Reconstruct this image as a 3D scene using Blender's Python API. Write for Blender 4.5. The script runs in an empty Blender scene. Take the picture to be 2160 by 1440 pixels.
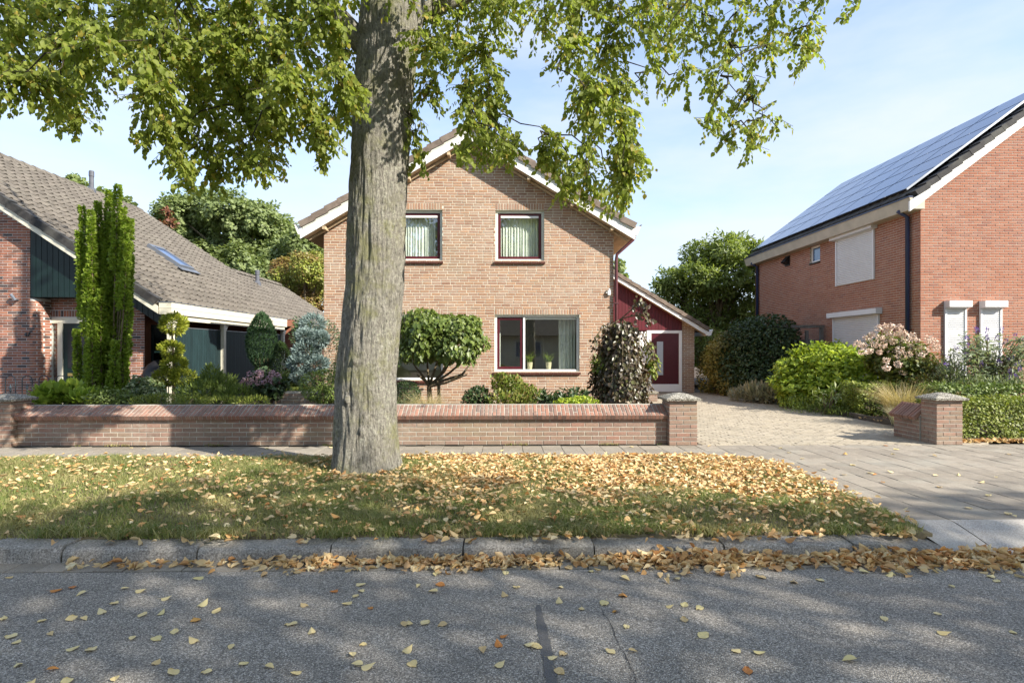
import bpy, math, random
import numpy as np
from mathutils import Vector, Matrix, noise as mnoise

rng = np.random.default_rng(11)
random.seed(11)
SC = bpy.context.scene
COL = SC.collection

# ---------------------------------------------------------------- camera, sky, sun, exposure
CAMZ = 1.47
FPX, CX, HY, YAW = 1200.0, 1080.0, 740.0, 20.0 / 1200.0
cd = bpy.data.cameras.new('camera'); cam = bpy.data.objects.new('camera', cd); COL.objects.link(cam)
cd.sensor_width = 36.0; cd.lens = 36.0 * FPX / 2160.0; cd.shift_y = 20.0 / 2160.0
cd.clip_start = 0.05; cd.clip_end = 2000.0
cam.location = (0, 0, CAMZ); cam.rotation_euler = (math.pi / 2, 0, -YAW)
SC.camera = cam

SUNDIR = Vector((0.29, -0.19, 0.222)).normalized()      # towards the sun
w = bpy.data.worlds.new('World'); SC.world = w; w.use_nodes = True
wn = w.node_tree.nodes; wl = w.node_tree.links
bg = wn['Background']
sky = wn.new('ShaderNodeTexSky'); sky.sky_type = 'NISHITA'; sky.sun_disc = False
sky.sun_elevation = math.asin(SUNDIR.z); sky.sun_rotation = math.atan2(SUNDIR.x, SUNDIR.y)
sky.air_density = 1.0; sky.dust_density = 0.5; sky.ozone_density = 4.0; sky.altitude = 10
tc = wn.new('ShaderNodeTexCoord')
mp = wn.new('ShaderNodeMapping'); mp.inputs['Scale'].default_value = (1.0, 1.0, 3.2)
cn = wn.new('ShaderNodeTexNoise'); cn.inputs['Scale'].default_value = 1.7; cn.inputs['Detail'].default_value = 6; cn.inputs['Roughness'].default_value = 0.55
sx = wn.new('ShaderNodeSeparateXYZ')
wl.new(tc.outputs['Generated'], mp.inputs['Vector']); wl.new(mp.outputs['Vector'], cn.inputs['Vector'])
wl.new(tc.outputs['Generated'], sx.inputs[0])
cr = wn.new('ShaderNodeMapRange'); cr.inputs[1].default_value = 0.42; cr.inputs[2].default_value = 0.64; cr.inputs[3].default_value = 0.42; cr.inputs[4].default_value = 1.0
wl.new(cn.outputs['Fac'], cr.inputs[0])
hr = wn.new('ShaderNodeMapRange'); hr.inputs[1].default_value = 0.0; hr.inputs[2].default_value = 0.55; hr.inputs[3].default_value = 0.95; hr.inputs[4].default_value = 0.72
wl.new(sx.outputs['Z'], hr.inputs[0])
mu = wn.new('ShaderNodeMath'); mu.operation = 'MULTIPLY'; wl.new(cr.outputs[0], mu.inputs[0]); wl.new(hr.outputs[0], mu.inputs[1])
mx = wn.new('ShaderNodeMix'); mx.data_type = 'RGBA'
wl.new(mu.outputs[0], mx.inputs['Factor']); wl.new(sky.outputs['Color'], mx.inputs['A']); mx.inputs['B'].default_value = (2.75, 2.95, 3.35, 1)
wl.new(mx.outputs['Result'], bg.inputs['Color']); bg.inputs['Strength'].default_value = 0.122

sd = bpy.data.lights.new('sun', 'SUN'); sd.energy = 4.0; sd.angle = math.radians(0.53); sd.color = (1.0, 0.93, 0.82)
sun = bpy.data.objects.new('sun', sd); COL.objects.link(sun)
sun.rotation_euler = (-SUNDIR).to_track_quat('-Z', 'Y').to_euler(); sun.location = (20, -14, 18)

SC.view_settings.view_transform = 'Standard'; SC.view_settings.look = 'None'
SC.view_settings.gamma = 1.0; SC.view_settings.exposure = 1.5; SC.view_settings.use_curve_mapping = False
SC.cycles.max_bounces = 8; SC.cycles.transparent_max_bounces = 12
SC.cycles.use_denoising = True

# ---------------------------------------------------------------- helpers
def at(px, py, Y):
    """point at depth Y seen at that spot of the photograph"""
    u = (px - CX) / FPX; v = (HY - py) / FPX
    sa, ca = math.sin(YAW), math.cos(YAW)
    dx, dy = sa + u * ca, ca - u * sa
    t = Y / dy
    return Vector((dx * t, Y, CAMZ + v * t))

def tag(o, label=None, cat=None, group=None, kind=None):
    if label: o['label'] = label
    if cat: o['category'] = cat
    if group: o['group'] = group
    if kind: o['kind'] = kind
    return o

def thing(name, label, cat, loc=(0, 0, 0), group=None):
    o = bpy.data.objects.new(name, None); COL.objects.link(o); o.location = loc
    o.empty_display_size = 0.2
    return tag(o, label, cat, group)

def link(name, me, parent=None, mat=None):
    if mat is not None: me.materials.append(mat)
    o = bpy.data.objects.new(name, me); COL.objects.link(o)
    if parent is not None:
        o.parent = parent
        # children are modelled in world coordinates: undo the chain of parent offsets
        off = Vector((0, 0, 0)); p = parent
        while p is not None: off += p.location; p = p.parent
        o.location = -off
    return o

class MB:
    def __init__(s): s.v = []; s.f = []; s.r = []
    def quad(s, a, b, c, d, r=0.0):
        n = len(s.v); s.v += [tuple(a), tuple(b), tuple(c), tuple(d)]; s.f.append((n, n+1, n+2, n+3)); s.r.append(r)
    def poly(s, pts, r=0.0):
        n = len(s.v); s.v += [tuple(p) for p in pts]; s.f.append(tuple(range(n, n+len(pts)))); s.r.append(r)
    def box(s, x0, x1, y0, y1, z0, z1, r=0.0):
        n = len(s.v)
        s.v += [(x0,y0,z0),(x1,y0,z0),(x1,y1,z0),(x0,y1,z0),(x0,y0,z1),(x1,y0,z1),(x1,y1,z1),(x0,y1,z1)]
        for f in ((3,2,1,0),(4,5,6,7),(0,1,5,4),(1,2,6,5),(2,3,7,6),(3,0,4,7)):
            s.f.append(tuple(n+i for i in f)); s.r.append(r)
    def obox(s, O, A, B, C, r=0.0):
        """box from corner O with edge vectors A, B, C"""
        n = len(s.v); O, A, B, C = map(Vector, (O, A, B, C))
        for p in (O, O+A, O+A+B, O+B, O+C, O+A+C, O+A+B+C, O+B+C): s.v.append(tuple(p))
        flip = A.cross(B).dot(C) < 0
        for f in ((3,2,1,0),(4,5,6,7),(0,1,5,4),(1,2,6,5),(2,3,7,6),(3,0,4,7)):
            g = tuple(n+i for i in f); s.f.append(g[::-1] if flip else g); s.r.append(r)
    def prism(s, pts, d, r=0.0):
        """polygon pts extruded by vector d"""
        d = Vector(d); n = len(pts); b = [Vector(p) for p in pts]
        s.poly(b[::-1], r); s.poly([p + d for p in b], r)
        for i in range(n):
            j = (i+1) % n; s.quad(b[i], b[j], b[j]+d, b[i]+d, r)
    def tube(s, pts, rad, n=8, r=0.0, cap=True):
        pts = [Vector(p) for p in pts]
        if not hasattr(rad, '__len__'): rad = [rad] * len(pts)
        base = len(s.v); prev = None
        for i, p in enumerate(pts):
            t = (pts[min(i+1, len(pts)-1)] - pts[max(i-1, 0)]).normalized()
            a = t.cross(Vector((0, 0, 1)) if abs(t.z) < 0.9 else Vector((1, 0, 0))).normalized() if prev is None else (prev - t * prev.dot(t)).normalized()
            prev = a; b = t.cross(a)
            for k in range(n):
                an = 2 * math.pi * k / n; s.v.append(tuple(p + (a * math.cos(an) + b * math.sin(an)) * rad[i]))
        for i in range(len(pts)-1):
            for k in range(n):
                q = (k+1) % n
                s.f.append((base+i*n+k, base+i*n+q, base+(i+1)*n+q, base+(i+1)*n+k)); s.r.append(r)
        if cap:
            s.f.append(tuple(base+k for k in range(n))[::-1]); s.r.append(r)
            e = base + (len(pts)-1)*n; s.f.append(tuple(e+k for k in range(n))); s.r.append(r)
    def lathe(s, c, prof, n=14, r=0.0):
        c = Vector(c); base = len(s.v)
        for (rad, z) in prof:
            for k in range(n):
                an = 2*math.pi*k/n; s.v.append((c.x+rad*math.cos(an), c.y+rad*math.sin(an), c.z+z))
        for i in range(len(prof)-1):
            for k in range(n):
                q = (k+1) % n; s.f.append((base+i*n+k, base+i*n+q, base+(i+1)*n+q, base+(i+1)*n+k)); s.r.append(r)
        e = base+(len(prof)-1)*n; s.f.append(tuple(e+k for k in range(n))); s.r.append(r)
    def build(s, name, mat, parent=None, smooth=False, kind=None, bevel=0):
        me = bpy.data.meshes.new(name); me.from_pydata(s.v, [], s.f)
        a = me.attributes.new('rnd', 'FLOAT', 'FACE'); a.data.foreach_set('value', s.r)
        if smooth: me.polygons.foreach_set('use_smooth', [True]*len(s.f))
        o = link(name, me, parent, mat)
        if bevel:
            md = o.modifiers.new('edge', 'BEVEL'); md.width = bevel; md.segments = 2; md.limit_method = 'ANGLE'
        if kind: o['kind'] = kind
        return o

def np_mesh(name, V, F, mat, parent=None, rnd=None, smooth=False, kind=None):
    """V (n,3) float, F (m,k) int"""
    me = bpy.data.meshes.new(name); m, k = F.shape
    me.vertices.add(len(V)); me.vertices.foreach_set('co', np.ascontiguousarray(V, dtype=np.float32).ravel())
    me.loops.add(m*k); me.loops.foreach_set('vertex_index', np.ascontiguousarray(F, dtype=np.int32).ravel())
    me.polygons.add(m); me.polygons.foreach_set('loop_start', np.arange(0, m*k, k, dtype=np.int32))
    if smooth: me.polygons.foreach_set('use_smooth', np.ones(m, dtype=bool))
    me.update(calc_edges=True)
    if rnd is not None:
        a = me.attributes.new('rnd', 'FLOAT', 'FACE'); a.data.foreach_set('value', np.ascontiguousarray(rnd, dtype=np.float32))
    o = link(name, me, parent, mat)
    if kind: o['kind'] = kind
    return o

# ---------------------------------------------------------------- materials
def new_mat(name):
    m = bpy.data.materials.new(name); m.use_nodes = True
    t = m.node_tree; t.nodes.clear()
    out = t.nodes.new('ShaderNodeOutputMaterial')
    return m, t, out

def N(t, typ, **kw):
    n = t.nodes.new(typ)
    for k, v in kw.items():
        if k.startswith('i_'):
            key = k[2:]; key = int(key) if key.isdigit() else key
            n.inputs[key].default_value = v
        else: setattr(n, k, v)
    return n

def ramp(t, stops, interp='LINEAR'):
    r = t.nodes.new('ShaderNodeValToRGB'); e = r.color_ramp.elements
    r.color_ramp.interpolation = interp
    while len(e) < len(stops): e.new(0.5)
    for i, (p, c) in enumerate(stops):
        e[i].position = p; e[i].color = (*c, 1)
    return r

def rnd_node(t):
    """per-piece random number: stored on the face of a joined mesh, or the object's own"""
    a = N(t, 'ShaderNodeAttribute', attribute_name='rnd'); o = N(t, 'ShaderNodeObjectInfo')
    s = N(t, 'ShaderNodeMath', operation='ADD'); f = N(t, 'ShaderNodeMath', operation='FRACT')
    t.links.new(a.outputs['Fac'], s.inputs[0]); t.links.new(o.outputs['Random'], s.inputs[1]); t.links.new(s.outputs[0], f.inputs[0])
    return f.outputs[0]

def noise_node(t, scale, detail=3, rough=0.55, stretch=None, vec=None):
    n = N(t, 'ShaderNodeTexNoise'); n.inputs['Scale'].default_value = scale; n.inputs['Detail'].default_value = detail; n.inputs['Roughness'].default_value = rough
    g = N(t, 'ShaderNodeNewGeometry')
    src = g.outputs['Position']
    if stretch:
        m = N(t, 'ShaderNodeMapping'); m.inputs['Scale'].default_value = stretch; t.links.new(src, m.inputs['Vector']); src = m.outputs['Vector']
    t.links.new(src, n.inputs['Vector'])
    return n.outputs['Fac']

def mixc(t, fac, a, b, mode='MIX'):
    m = N(t, 'ShaderNodeMix', data_type='RGBA', blend_type=mode)
    for sock, v in (('Factor', fac), ('A', a), ('B', b)):
        if isinstance(v, (int, float)): m.inputs[sock].default_value = v
        elif isinstance(v, tuple): m.inputs[sock].default_value = (*v, 1)
        else: t.links.new(v, m.inputs[sock])
    return m.outputs['Result']

def mrange(t, v, a, b, c=0.0, d=1.0):
    m = N(t, 'ShaderNodeMapRange'); 
    for i, x in zip((1, 2, 3, 4), (a, b, c, d)): m.inputs[i].default_value = x
    t.links.new(v, m.inputs[0]); return m.outputs[0]

def finish(t, out, col, rough=0.8, bump=None, bstr=0.3, bdist=0.01, spec=0.3, metal=0.0):
    p = N(t, 'ShaderNodeBsdfPrincipled')
    if isinstance(col, tuple): p.inputs['Base Color'].default_value = (*col, 1)
    else: t.links.new(col, p.inputs['Base Color'])
    if isinstance(rough, (int, float)): p.inputs['Roughness'].default_value = rough
    else: t.links.new(rough, p.inputs['Roughness'])
    p.inputs['Specular IOR Level'].default_value = spec; p.inputs['Metallic'].default_value = metal
    if bump is not None:
        b = N(t, 'ShaderNodeBump'); b.inputs['Strength'].default_value = bstr; b.inputs['Distance'].default_value = bdist
        t.links.new(bump, b.inputs['Height']); t.links.new(b.outputs[0], p.inputs['Normal'])
    t.links.new(p.outputs[0], out.inputs[0])
    return p

def mat_plain(name, col, rough=0.6, var=0.12, scale=6.0, bump=0.15, spec=0.3, metal=0.0, stretch=None, dirt=None):
    m, t, out = new_mat(name)
    n = noise_node(t, scale, 5, 0.6, stretch)
    c = mixc(t, mrange(t, n, 0.3, 0.7), tuple(x*(1-var) for x in col), tuple(min(1, x*(1+var)) for x in col))
    r = rnd_node(t)
    c = mixc(t, 1.0, c, mrange_col(t, r, 1-var*0.6, 1+var*0.6), 'MULTIPLY')
    if dirt:
        n2 = noise_node(t, 1.7, 6, 0.65); c = mixc(t, mrange(t, n2, 0.48, 0.72, 0, 0.6), c, dirt)
    finish(t, out, c, rough, noise_node(t, scale*12, 3), bump, 0.004, spec, metal)
    return m

def mrange_col(t, v, lo, hi):
    x = mrange(t, v, 0, 1, lo, hi); cmb = N(t, 'ShaderNodeCombineColor')
    for i in range(3): t.links.new(x, cmb.inputs[i])
    return cmb.outputs[0]

def mat_brick(name, pal, stain=None, stain_amt=0.5, stain2=None, mott=0.35, rough=0.85):
    m, t, out = new_mat(name)
    r = rnd_node(t)
    n = len(pal); rp = ramp(t, [(i/(n-1), c) for i, c in enumerate(pal)]); t.links.new(r, rp.inputs[0])
    fine = noise_node(t, 45, 4, 0.65); c = mixc(t, 1.0, rp.outputs[0], mrange_col(t, fine, 1-mott, 1+mott), 'MULTIPLY')
    if stain:
        s = noise_node(t, 1.1, 6, 0.7); s2 = noise_node(t, 14, 4, 0.7)
        a = N(t, 'ShaderNodeMath', operation='MULTIPLY'); t.links.new(mrange(t, s, 0.46, 0.68), a.inputs[0]); t.links.new(mrange(t, s2, 0.35, 0.75, 0, stain_amt), a.inputs[1])
        c = mixc(t, a.outputs[0], c, stain)
    if stain2:
        s3 = noise_node(t, 0.7, 5, 0.7, (1, 1, 2.5)); c = mixc(t, mrange(t, s3, 0.5, 0.72, 0, 0.75), c, stain2)
    finish(t, out, c, rough, noise_node(t, 120, 4, 0.7), 0.5, 0.004, 0.2)
    return m

def mat_leaf(name, pal, transl=0.3, rough=0.5, spec=0.35, patch=None, tcol=(1.25, 1.3, 0.7)):
    m, t, out = new_mat(name)
    r = rnd_node(t); n = len(pal)
    rp = ramp(t, [(i/(n-1), c) for i, c in enumerate(pal)]); t.links.new(r, rp.inputs[0])
    c = rp.outputs[0]
    if patch:
        pn = noise_node(t, patch[1], 3, 0.6); c = mixc(t, mrange(t, pn, 0.45, 0.62, 0, patch[2]), c, patch[0])
    p = N(t, 'ShaderNodeBsdfPrincipled'); t.links.new(c, p.inputs['Base Color']); p.inputs['Roughness'].default_value = rough; p.inputs['Specular IOR Level'].default_value = spec
    tr = N(t, 'ShaderNodeBsdfTranslucent'); t.links.new(mixc(t, 1.0, c, tcol, 'MULTIPLY'), tr.inputs['Color'])
    ms = N(t, 'ShaderNodeMixShader'); ms.inputs[0].default_value = transl
    t.links.new(p.outputs[0], ms.inputs[1]); t.links.new(tr.outputs[0], ms.inputs[2]); t.links.new(ms.outputs[0], out.inputs[0])
    return m

def mat_glass(name, tint=(0.93, 0.96, 0.94), refl=0.19):
    m, t, out = new_mat(name)
    tr = N(t, 'ShaderNodeBsdfTransparent'); tr.inputs[0].default_value = (*tint, 1)
    gl = N(t, 'ShaderNodeBsdfGlossy'); gl.inputs['Roughness'].default_value = 0.01; gl.inputs[0].default_value = (1, 1, 1, 1)
    lw = N(t, 'ShaderNodeLayerWeight'); pw = N(t, 'ShaderNodeMath', operation='POWER'); t.links.new(lw.outputs['Facing'], pw.inputs[0]); pw.inputs[1].default_value = 4.0
    a = N(t, 'ShaderNodeMath', operation='ADD'); t.links.new(pw.outputs[0], a.inputs[0]); a.inputs[1].default_value = refl
    ms = N(t, 'ShaderNodeMixShader'); t.links.new(a.outputs[0], ms.inputs[0]); t.links.new(tr.outputs[0], ms.inputs[1]); t.links.new(gl.outputs[0], ms.inputs[2])
    t.links.new(ms.outputs[0], out.inputs[0])
    return m

M = {}
M['brick_main'] = mat_brick('brick_main', [(0.25,0.14,0.095),(0.33,0.195,0.125),(0.37,0.215,0.13),(0.31,0.20,0.145),(0.36,0.245,0.18),(0.28,0.15,0.10)], stain=(0.44,0.39,0.32), stain_amt=0.8, stain2=(0.27,0.20,0.14))
M['mortar_main'] = mat_plain('mortar_main', (0.58,0.55,0.45), 0.95, 0.15, 20)
M['brick_left'] = mat_brick('brick_left', [(0.30,0.115,0.07),(0.34,0.135,0.08),(0.27,0.12,0.085),(0.22,0.125,0.09),(0.32,0.14,0.085),(0.36,0.16,0.10),(0.065,0.058,0.058),(0.29,0.115,0.07)], mott=0.3)
M['mortar_left'] = mat_plain('mortar_left', (0.50,0.48,0.45), 0.95, 0.1, 20)
M['brick_right'] = mat_brick('brick_right', [(0.27,0.105,0.065),(0.33,0.135,0.08),(0.29,0.115,0.07),(0.34,0.155,0.10),(0.24,0.10,0.07)], stain=(0.45,0.36,0.3), stain_amt=0.35, mott=0.4)
M['mortar_right'] = mat_plain('mortar_right', (0.48,0.43,0.35), 0.95, 0.12, 20)
M['brick_wall'] = mat_brick('brick_wall', [(0.22,0.145,0.11),(0.26,0.175,0.13),(0.20,0.135,0.105),(0.27,0.155,0.115),(0.23,0.165,0.13)], stain=(0.40,0.36,0.31), stain_amt=0.6, stain2=(0.24,0.20,0.13))
M['brick_coping'] = mat_brick('brick_coping', [(0.24,0.125,0.09),(0.30,0.155,0.11),(0.18,0.105,0.08),(0.28,0.165,0.125),(0.14,0.09,0.075)], stain=(0.33,0.28,0.24), stain_amt=0.5, stain2=(0.20,0.14,0.11))
M['mortar_wall'] = mat_plain('mortar_wall', (0.36,0.34,0.29), 0.95, 0.25, 9)
M['white'] = mat_plain('white_paint', (0.74,0.74,0.71), 0.45, 0.04, 4, 0.05, 0.4)
M['trim'] = mat_plain('grey_white_trim', (0.62,0.63,0.56), 0.5, 0.06, 4, 0.05)
M['red'] = mat_plain('dark_red_paint', (0.075,0.010,0.017), 0.35, 0.12, 5, 0.05, 0.45)
M['redboard'] = mat_plain('dark_red_boards', (0.095,0.012,0.018), 0.5, 0.25, 3, 0.15, 0.35, stretch=(8,8,0.6))
M['green'] = mat_plain('dark_green_paint', (0.006,0.017,0.016), 0.45, 0.2, 3, 0.08, 0.3)
M['panelgreen'] = mat_plain('green_fence_paint', (0.012,0.028,0.030), 0.6, 0.3, 3, 0.15, 0.3, stretch=(6,6,0.7))
M['cream'] = mat_plain('cream_paint', (0.60,0.57,0.46), 0.5, 0.08, 4, 0.08)
M['beige'] = mat_plain('beige_fascia', (0.47,0.42,0.33), 0.6, 0.12, 3, 0.1)
M['soffit'] = mat_plain('wood_soffit', (0.47,0.36,0.23), 0.7, 0.2, 5, 0.2, stretch=(3,0.5,3))
M['tile_brown'] = mat_plain('brown_roof_tile', (0.16,0.125,0.10), 0.9, 0.3, 7, 0.4, dirt=(0.24,0.20,0.16))
M['tile_grey'] = mat_plain('weathered_roof_tile', (0.125,0.11,0.092), 0.95, 0.25, 6, 0.4, dirt=(0.18,0.165,0.135))
M['tile_dark'] = mat_plain('dark_roof_tile', (0.035,0.033,0.032), 0.8, 0.3, 8, 0.4, dirt=(0.12,0.12,0.10))
M['zinc'] = mat_plain('zinc', (0.22,0.24,0.27), 0.4, 0.1, 6, 0.05, 0.5, 0.6)
M['pipe_grey'] = mat_plain('grey_pipe', (0.09,0.095,0.11), 0.5, 0.15, 8, 0.1)
M['pipe_blue'] = mat_plain('blue_pipe', (0.02,0.035,0.09), 0.35, 0.1, 6, 0.05, 0.5)
M['pipe_red'] = mat_plain('brown_red_pipe', (0.10,0.035,0.04), 0.35, 0.1, 6, 0.05, 0.5)
M['shutter'] = mat_plain('shutter_white', (0.66,0.66,0.66), 0.45, 0.04, 4, 0.05, 0.4)
M['sill'] = mat_plain('dark_sill', (0.10,0.04,0.03), 0.35, 0.2, 8, 0.1, 0.5)
M['glass'] = mat_glass('window_glass')
M['frost'] = mat_plain('frosted_glass', (0.42,0.47,0.50), 0.25, 0.04, 3, 0.03, 0.5)
M['room'] = mat_plain('room_wall', (0.46,0.45,0.34), 0.9, 0.1, 3, 0.05)
M['curtain'] = mat_plain('curtain', (0.66,0.70,0.63), 0.9, 0.06, 5, 0.1)
M['black'] = mat_plain('black_plastic', (0.012,0.012,0.014), 0.45, 0.2, 6, 0.1)
M['iron'] = mat_plain('dark_iron', (0.03,0.045,0.055), 0.45, 0.2, 9, 0.1, 0.5)
M['gatewood'] = mat_plain('grey_gate_wood', (0.15,0.135,0.12), 0.85, 0.25, 4, 0.3, stretch=(8,8,0.7))
M['pot'] = mat_plain('cream_pot', (0.62,0.56,0.36), 0.4, 0.06, 5, 0.05)
M['soil'] = mat_plain('soil', (0.075,0.055,0.038), 1.0, 0.35, 5, 0.8, dirt=(0.13,0.09,0.06))
M['bluebin'] = mat_plain('blue_black_plastic', (0.012,0.018,0.04), 0.35, 0.2, 6, 0.1, 0.5)
M['brass'] = mat_plain('brass', (0.45,0.33,0.12), 0.35, 0.1, 6, 0.05, 0.5, 0.8)
M['bark'] = None

def mat_panel():
    m, t, out = new_mat('solar_glass')
    r = rnd_node(t); c = mixc(t, r, (0.035,0.075,0.17), (0.045,0.09,0.20))
    finish(t, out, c, 0.12, noise_node(t, 0.8, 2), 0.02, 0.01, 1.0)
    return m
M['solar'] = mat_panel()

def mat_asphalt():
    m, t, out = new_mat('asphalt')
    g = N(t, 'ShaderNodeNewGeometry'); v = N(t, 'ShaderNodeTexVoronoi'); v.inputs['Scale'].default_value = 150; t.links.new(g.outputs['Position'], v.inputs['Vector'])
    sp = N(t, 'ShaderNodeSeparateColor'); t.links.new(v.outputs['Color'], sp.inputs[0])
    b = noise_node(t, 300, 2, 0.6); big = noise_node(t, 0.9, 6, 0.6); mid = noise_node(t, 7, 4, 0.6)
    c = ramp(t, [(0.0,(0.125,0.113,0.095)),(0.35,(0.225,0.205,0.174)),(0.70,(0.325,0.295,0.25)),(0.9,(0.44,0.40,0.345)),(1.0,(0.56,0.52,0.45))]); t.links.new(sp.outputs[0], c.inputs[0])
    col = mixc(t, mrange(t, v.outputs['Distance'], 0.45, 0.8, 0, 0.7), c.outputs[0], (0.075,0.073,0.07))
    col = mixc(t, 1.0, col, mrange_col(t, b, 0.7, 1.3), 'MULTIPLY')
    col = mixc(t, 1.0, col, mrange_col(t, big, 0.85, 1.25), 'MULTIPLY'); col = mixc(t, 1.0, col, mrange_col(t, mid, 0.9, 1.12), 'MULTIPLY')
    trk = noise_node(t, 1.0, 4, 0.6, (0.25, 3.0, 1.0)); col = mixc(t, 1.0, col, mrange_col(t, trk, 0.72, 1.28), 'MULTIPLY')
    oil = noise_node(t, 2.3, 5, 0.65); col = mixc(t, mrange(t, oil, 0.60, 0.74, 0, 0.45), col, (0.10,0.095,0.085))
    finish(t, out, col, 0.9, v.outputs['Distance'], 0.8, -0.006, 0.25)
    return m
M['asphalt'] = mat_asphalt()

def mat_concrete(name, base, dark, speck, sc=1.0, patch=(0.3,0.3,0.26)):
    m, t, out = new_mat(name)
    f = noise_node(t, 160*sc, 3, 0.7); mid = noise_node(t, 9, 5, 0.65); big = noise_node(t, 1.3, 6, 0.6); r = rnd_node(t)
    c = ramp(t, [(0.25, dark), (0.48, base), (0.75, speck)]); t.links.new(f, c.inputs[0])
    col = mixc(t, 1.0, c.outputs[0], mrange_col(t, mid, 0.7, 1.3), 'MULTIPLY')
    col = mixc(t, 1.0, col, mrange_col(t, r, 0.86, 1.12), 'MULTIPLY')
    col = mixc(t, mrange(t, big, 0.5, 0.75, 0, 0.5), col, patch)
    finish(t, out, col, 0.92, f, 0.5, 0.004, 0.2)
    return m
M['paver'] = mat_concrete('paving_tile', (0.235,0.205,0.165), (0.12,0.105,0.085), (0.40,0.36,0.30))
M['clinker'] = mat_concrete('driveway_clinker', (0.33,0.285,0.215), (0.19,0.16,0.12), (0.48,0.43,0.34), 0.8, (0.27,0.245,0.2))
M['kerb'] = mat_concrete('kerb_concrete', (0.24,0.22,0.19), (0.05,0.047,0.04), (0.50,0.47,0.42), 0.5, (0.09,0.085,0.06))
M['apron'] = mat_concrete('apron_concrete', (0.36,0.33,0.29), (0.17,0.15,0.13), (0.60,0.57,0.52), 0.7)
def mat_pebble():
    m, t, out = new_mat('pebble_concrete')
    v = N(t, 'ShaderNodeTexVoronoi'); v.inputs['Scale'].default_value = 75; g = N(t, 'ShaderNodeNewGeometry'); t.links.new(g.outputs['Position'], v.inputs['Vector'])
    sp = N(t, 'ShaderNodeSeparateColor'); t.links.new(v.outputs['Color'], sp.inputs[0])
    c = ramp(t, [(0.0, (0.07,0.065,0.055)), (0.35, (0.20,0.185,0.155)), (0.7, (0.36,0.34,0.29)), (1.0, (0.58,0.55,0.48))]); t.links.new(sp.outputs[0], c.inputs[0])
    col = mixc(t, mrange(t, v.outputs['Distance'], 0.45, 0.75, 0, 0.8), c.outputs[0], (0.10,0.095,0.08))
    col = mixc(t, mrange(t, noise_node(t, 3, 5), 0.5, 0.7, 0, 0.4), col, (0.18,0.175,0.12))
    finish(t, out, col, 0.9, v.outputs['Distance'], 0.6, -0.008, 0.2)
    return m
M['pebble'] = mat_pebble()
M['joint'] = mat_plain('paving_joint', (0.085,0.075,0.06), 1.0, 0.3, 8, 0.5)
M['tar'] = mat_plain('tar_seam', (0.15,0.145,0.14), 0.85, 0.5, 140, 0.6)

M['lime_leaf'] = mat_leaf('lime_leaf', [(0.17,0.215,0.04),(0.20,0.25,0.045),(0.25,0.30,0.055),(0.18,0.225,0.04),(0.31,0.35,0.08),(0.22,0.27,0.05),(0.26,0.30,0.06),(0.20,0.25,0.045),(0.46,0.36,0.08)], 0.58, 0.5, 0.3, tcol=(1.25,1.3,0.75))
M['litter'] = mat_leaf('dry_leaf', [(0.64,0.44,0.20),(0.70,0.53,0.28),(0.54,0.29,0.10),(0.72,0.59,0.34),(0.46,0.22,0.08),(0.66,0.49,0.26),(0.74,0.64,0.40)], 0.2, 0.6, 0.25, tcol=(1.1,0.95,0.6))
M['roadleaf'] = mat_leaf('road_leaf', [(0.620,0.520,0.280),(0.660,0.570,0.340),(0.600,0.450,0.200),(0.520,0.280,0.080),(0.640,0.550,0.330),(0.580,0.560,0.300),(0.500,0.200,0.050)], 0.15, 0.55, 0.3, tcol=(1.1,0.95,0.6))
M['verge_grass'] = mat_leaf('verge_grass', [(0.100,0.160,0.035),(0.160,0.220,0.050),(0.340,0.310,0.130),(0.120,0.180,0.040),(0.400,0.360,0.190),(0.200,0.240,0.070)], 0.35, 0.6, 0.2, patch=((0.42,0.36,0.18), 1.6, 0.6))
M['g_bright'] = mat_leaf('bright_green_leaf', [(0.16,0.24,0.03),(0.21,0.30,0.04),(0.30,0.38,0.06),(0.18,0.26,0.035)], 0.42)
M['g_mid'] = mat_leaf('mid_green_leaf', [(0.08,0.115,0.025),(0.115,0.155,0.035),(0.16,0.21,0.05),(0.09,0.13,0.03)], 0.32)
M['g_dark'] = mat_leaf('dark_green_leaf', [(0.030,0.056,0.020),(0.045,0.075,0.026),(0.065,0.10,0.032),(0.036,0.065,0.022)], 0.22, 0.42, 0.4)
M['g_yellow'] = mat_leaf('yellow_green_leaf', [(0.216,0.297,0.027),(0.338,0.419,0.041),(0.459,0.513,0.068),(0.162,0.257,0.034),(0.297,0.365,0.041)], 0.35)
M['g_gold'] = mat_leaf('golden_conifer', [(0.257,0.284,0.027),(0.405,0.419,0.054),(0.162,0.216,0.027),(0.338,0.365,0.041)], 0.25)
M['g_yew'] = mat_leaf('conifer_green', [(0.027,0.068,0.027),(0.047,0.095,0.041),(0.068,0.121,0.047),(0.038,0.081,0.034)], 0.12, 0.6)
M['g_blue'] = mat_leaf('blue_spruce', [(0.140,0.200,0.190),(0.200,0.270,0.260),(0.260,0.330,0.320),(0.100,0.150,0.140)], 0.1, 0.6)
M['g_beech'] = mat_leaf('copper_leaf', [(0.06,0.045,0.03),(0.085,0.065,0.035),(0.08,0.08,0.03),(0.11,0.07,0.04),(0.055,0.042,0.032),(0.13,0.14,0.04)], 0.2, 0.4, 0.6, tcol=(1.4,1.0,0.6))
M['g_beechg'] = mat_leaf('green_beech_leaf', [(0.108,0.176,0.027),(0.189,0.257,0.041),(0.216,0.176,0.041),(0.081,0.121,0.027)], 0.3)
M['g_far'] = mat_leaf('far_oak_leaf', [(0.16,0.205,0.08),(0.20,0.25,0.10),(0.25,0.30,0.12),(0.17,0.22,0.085)], 0.4)
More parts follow.
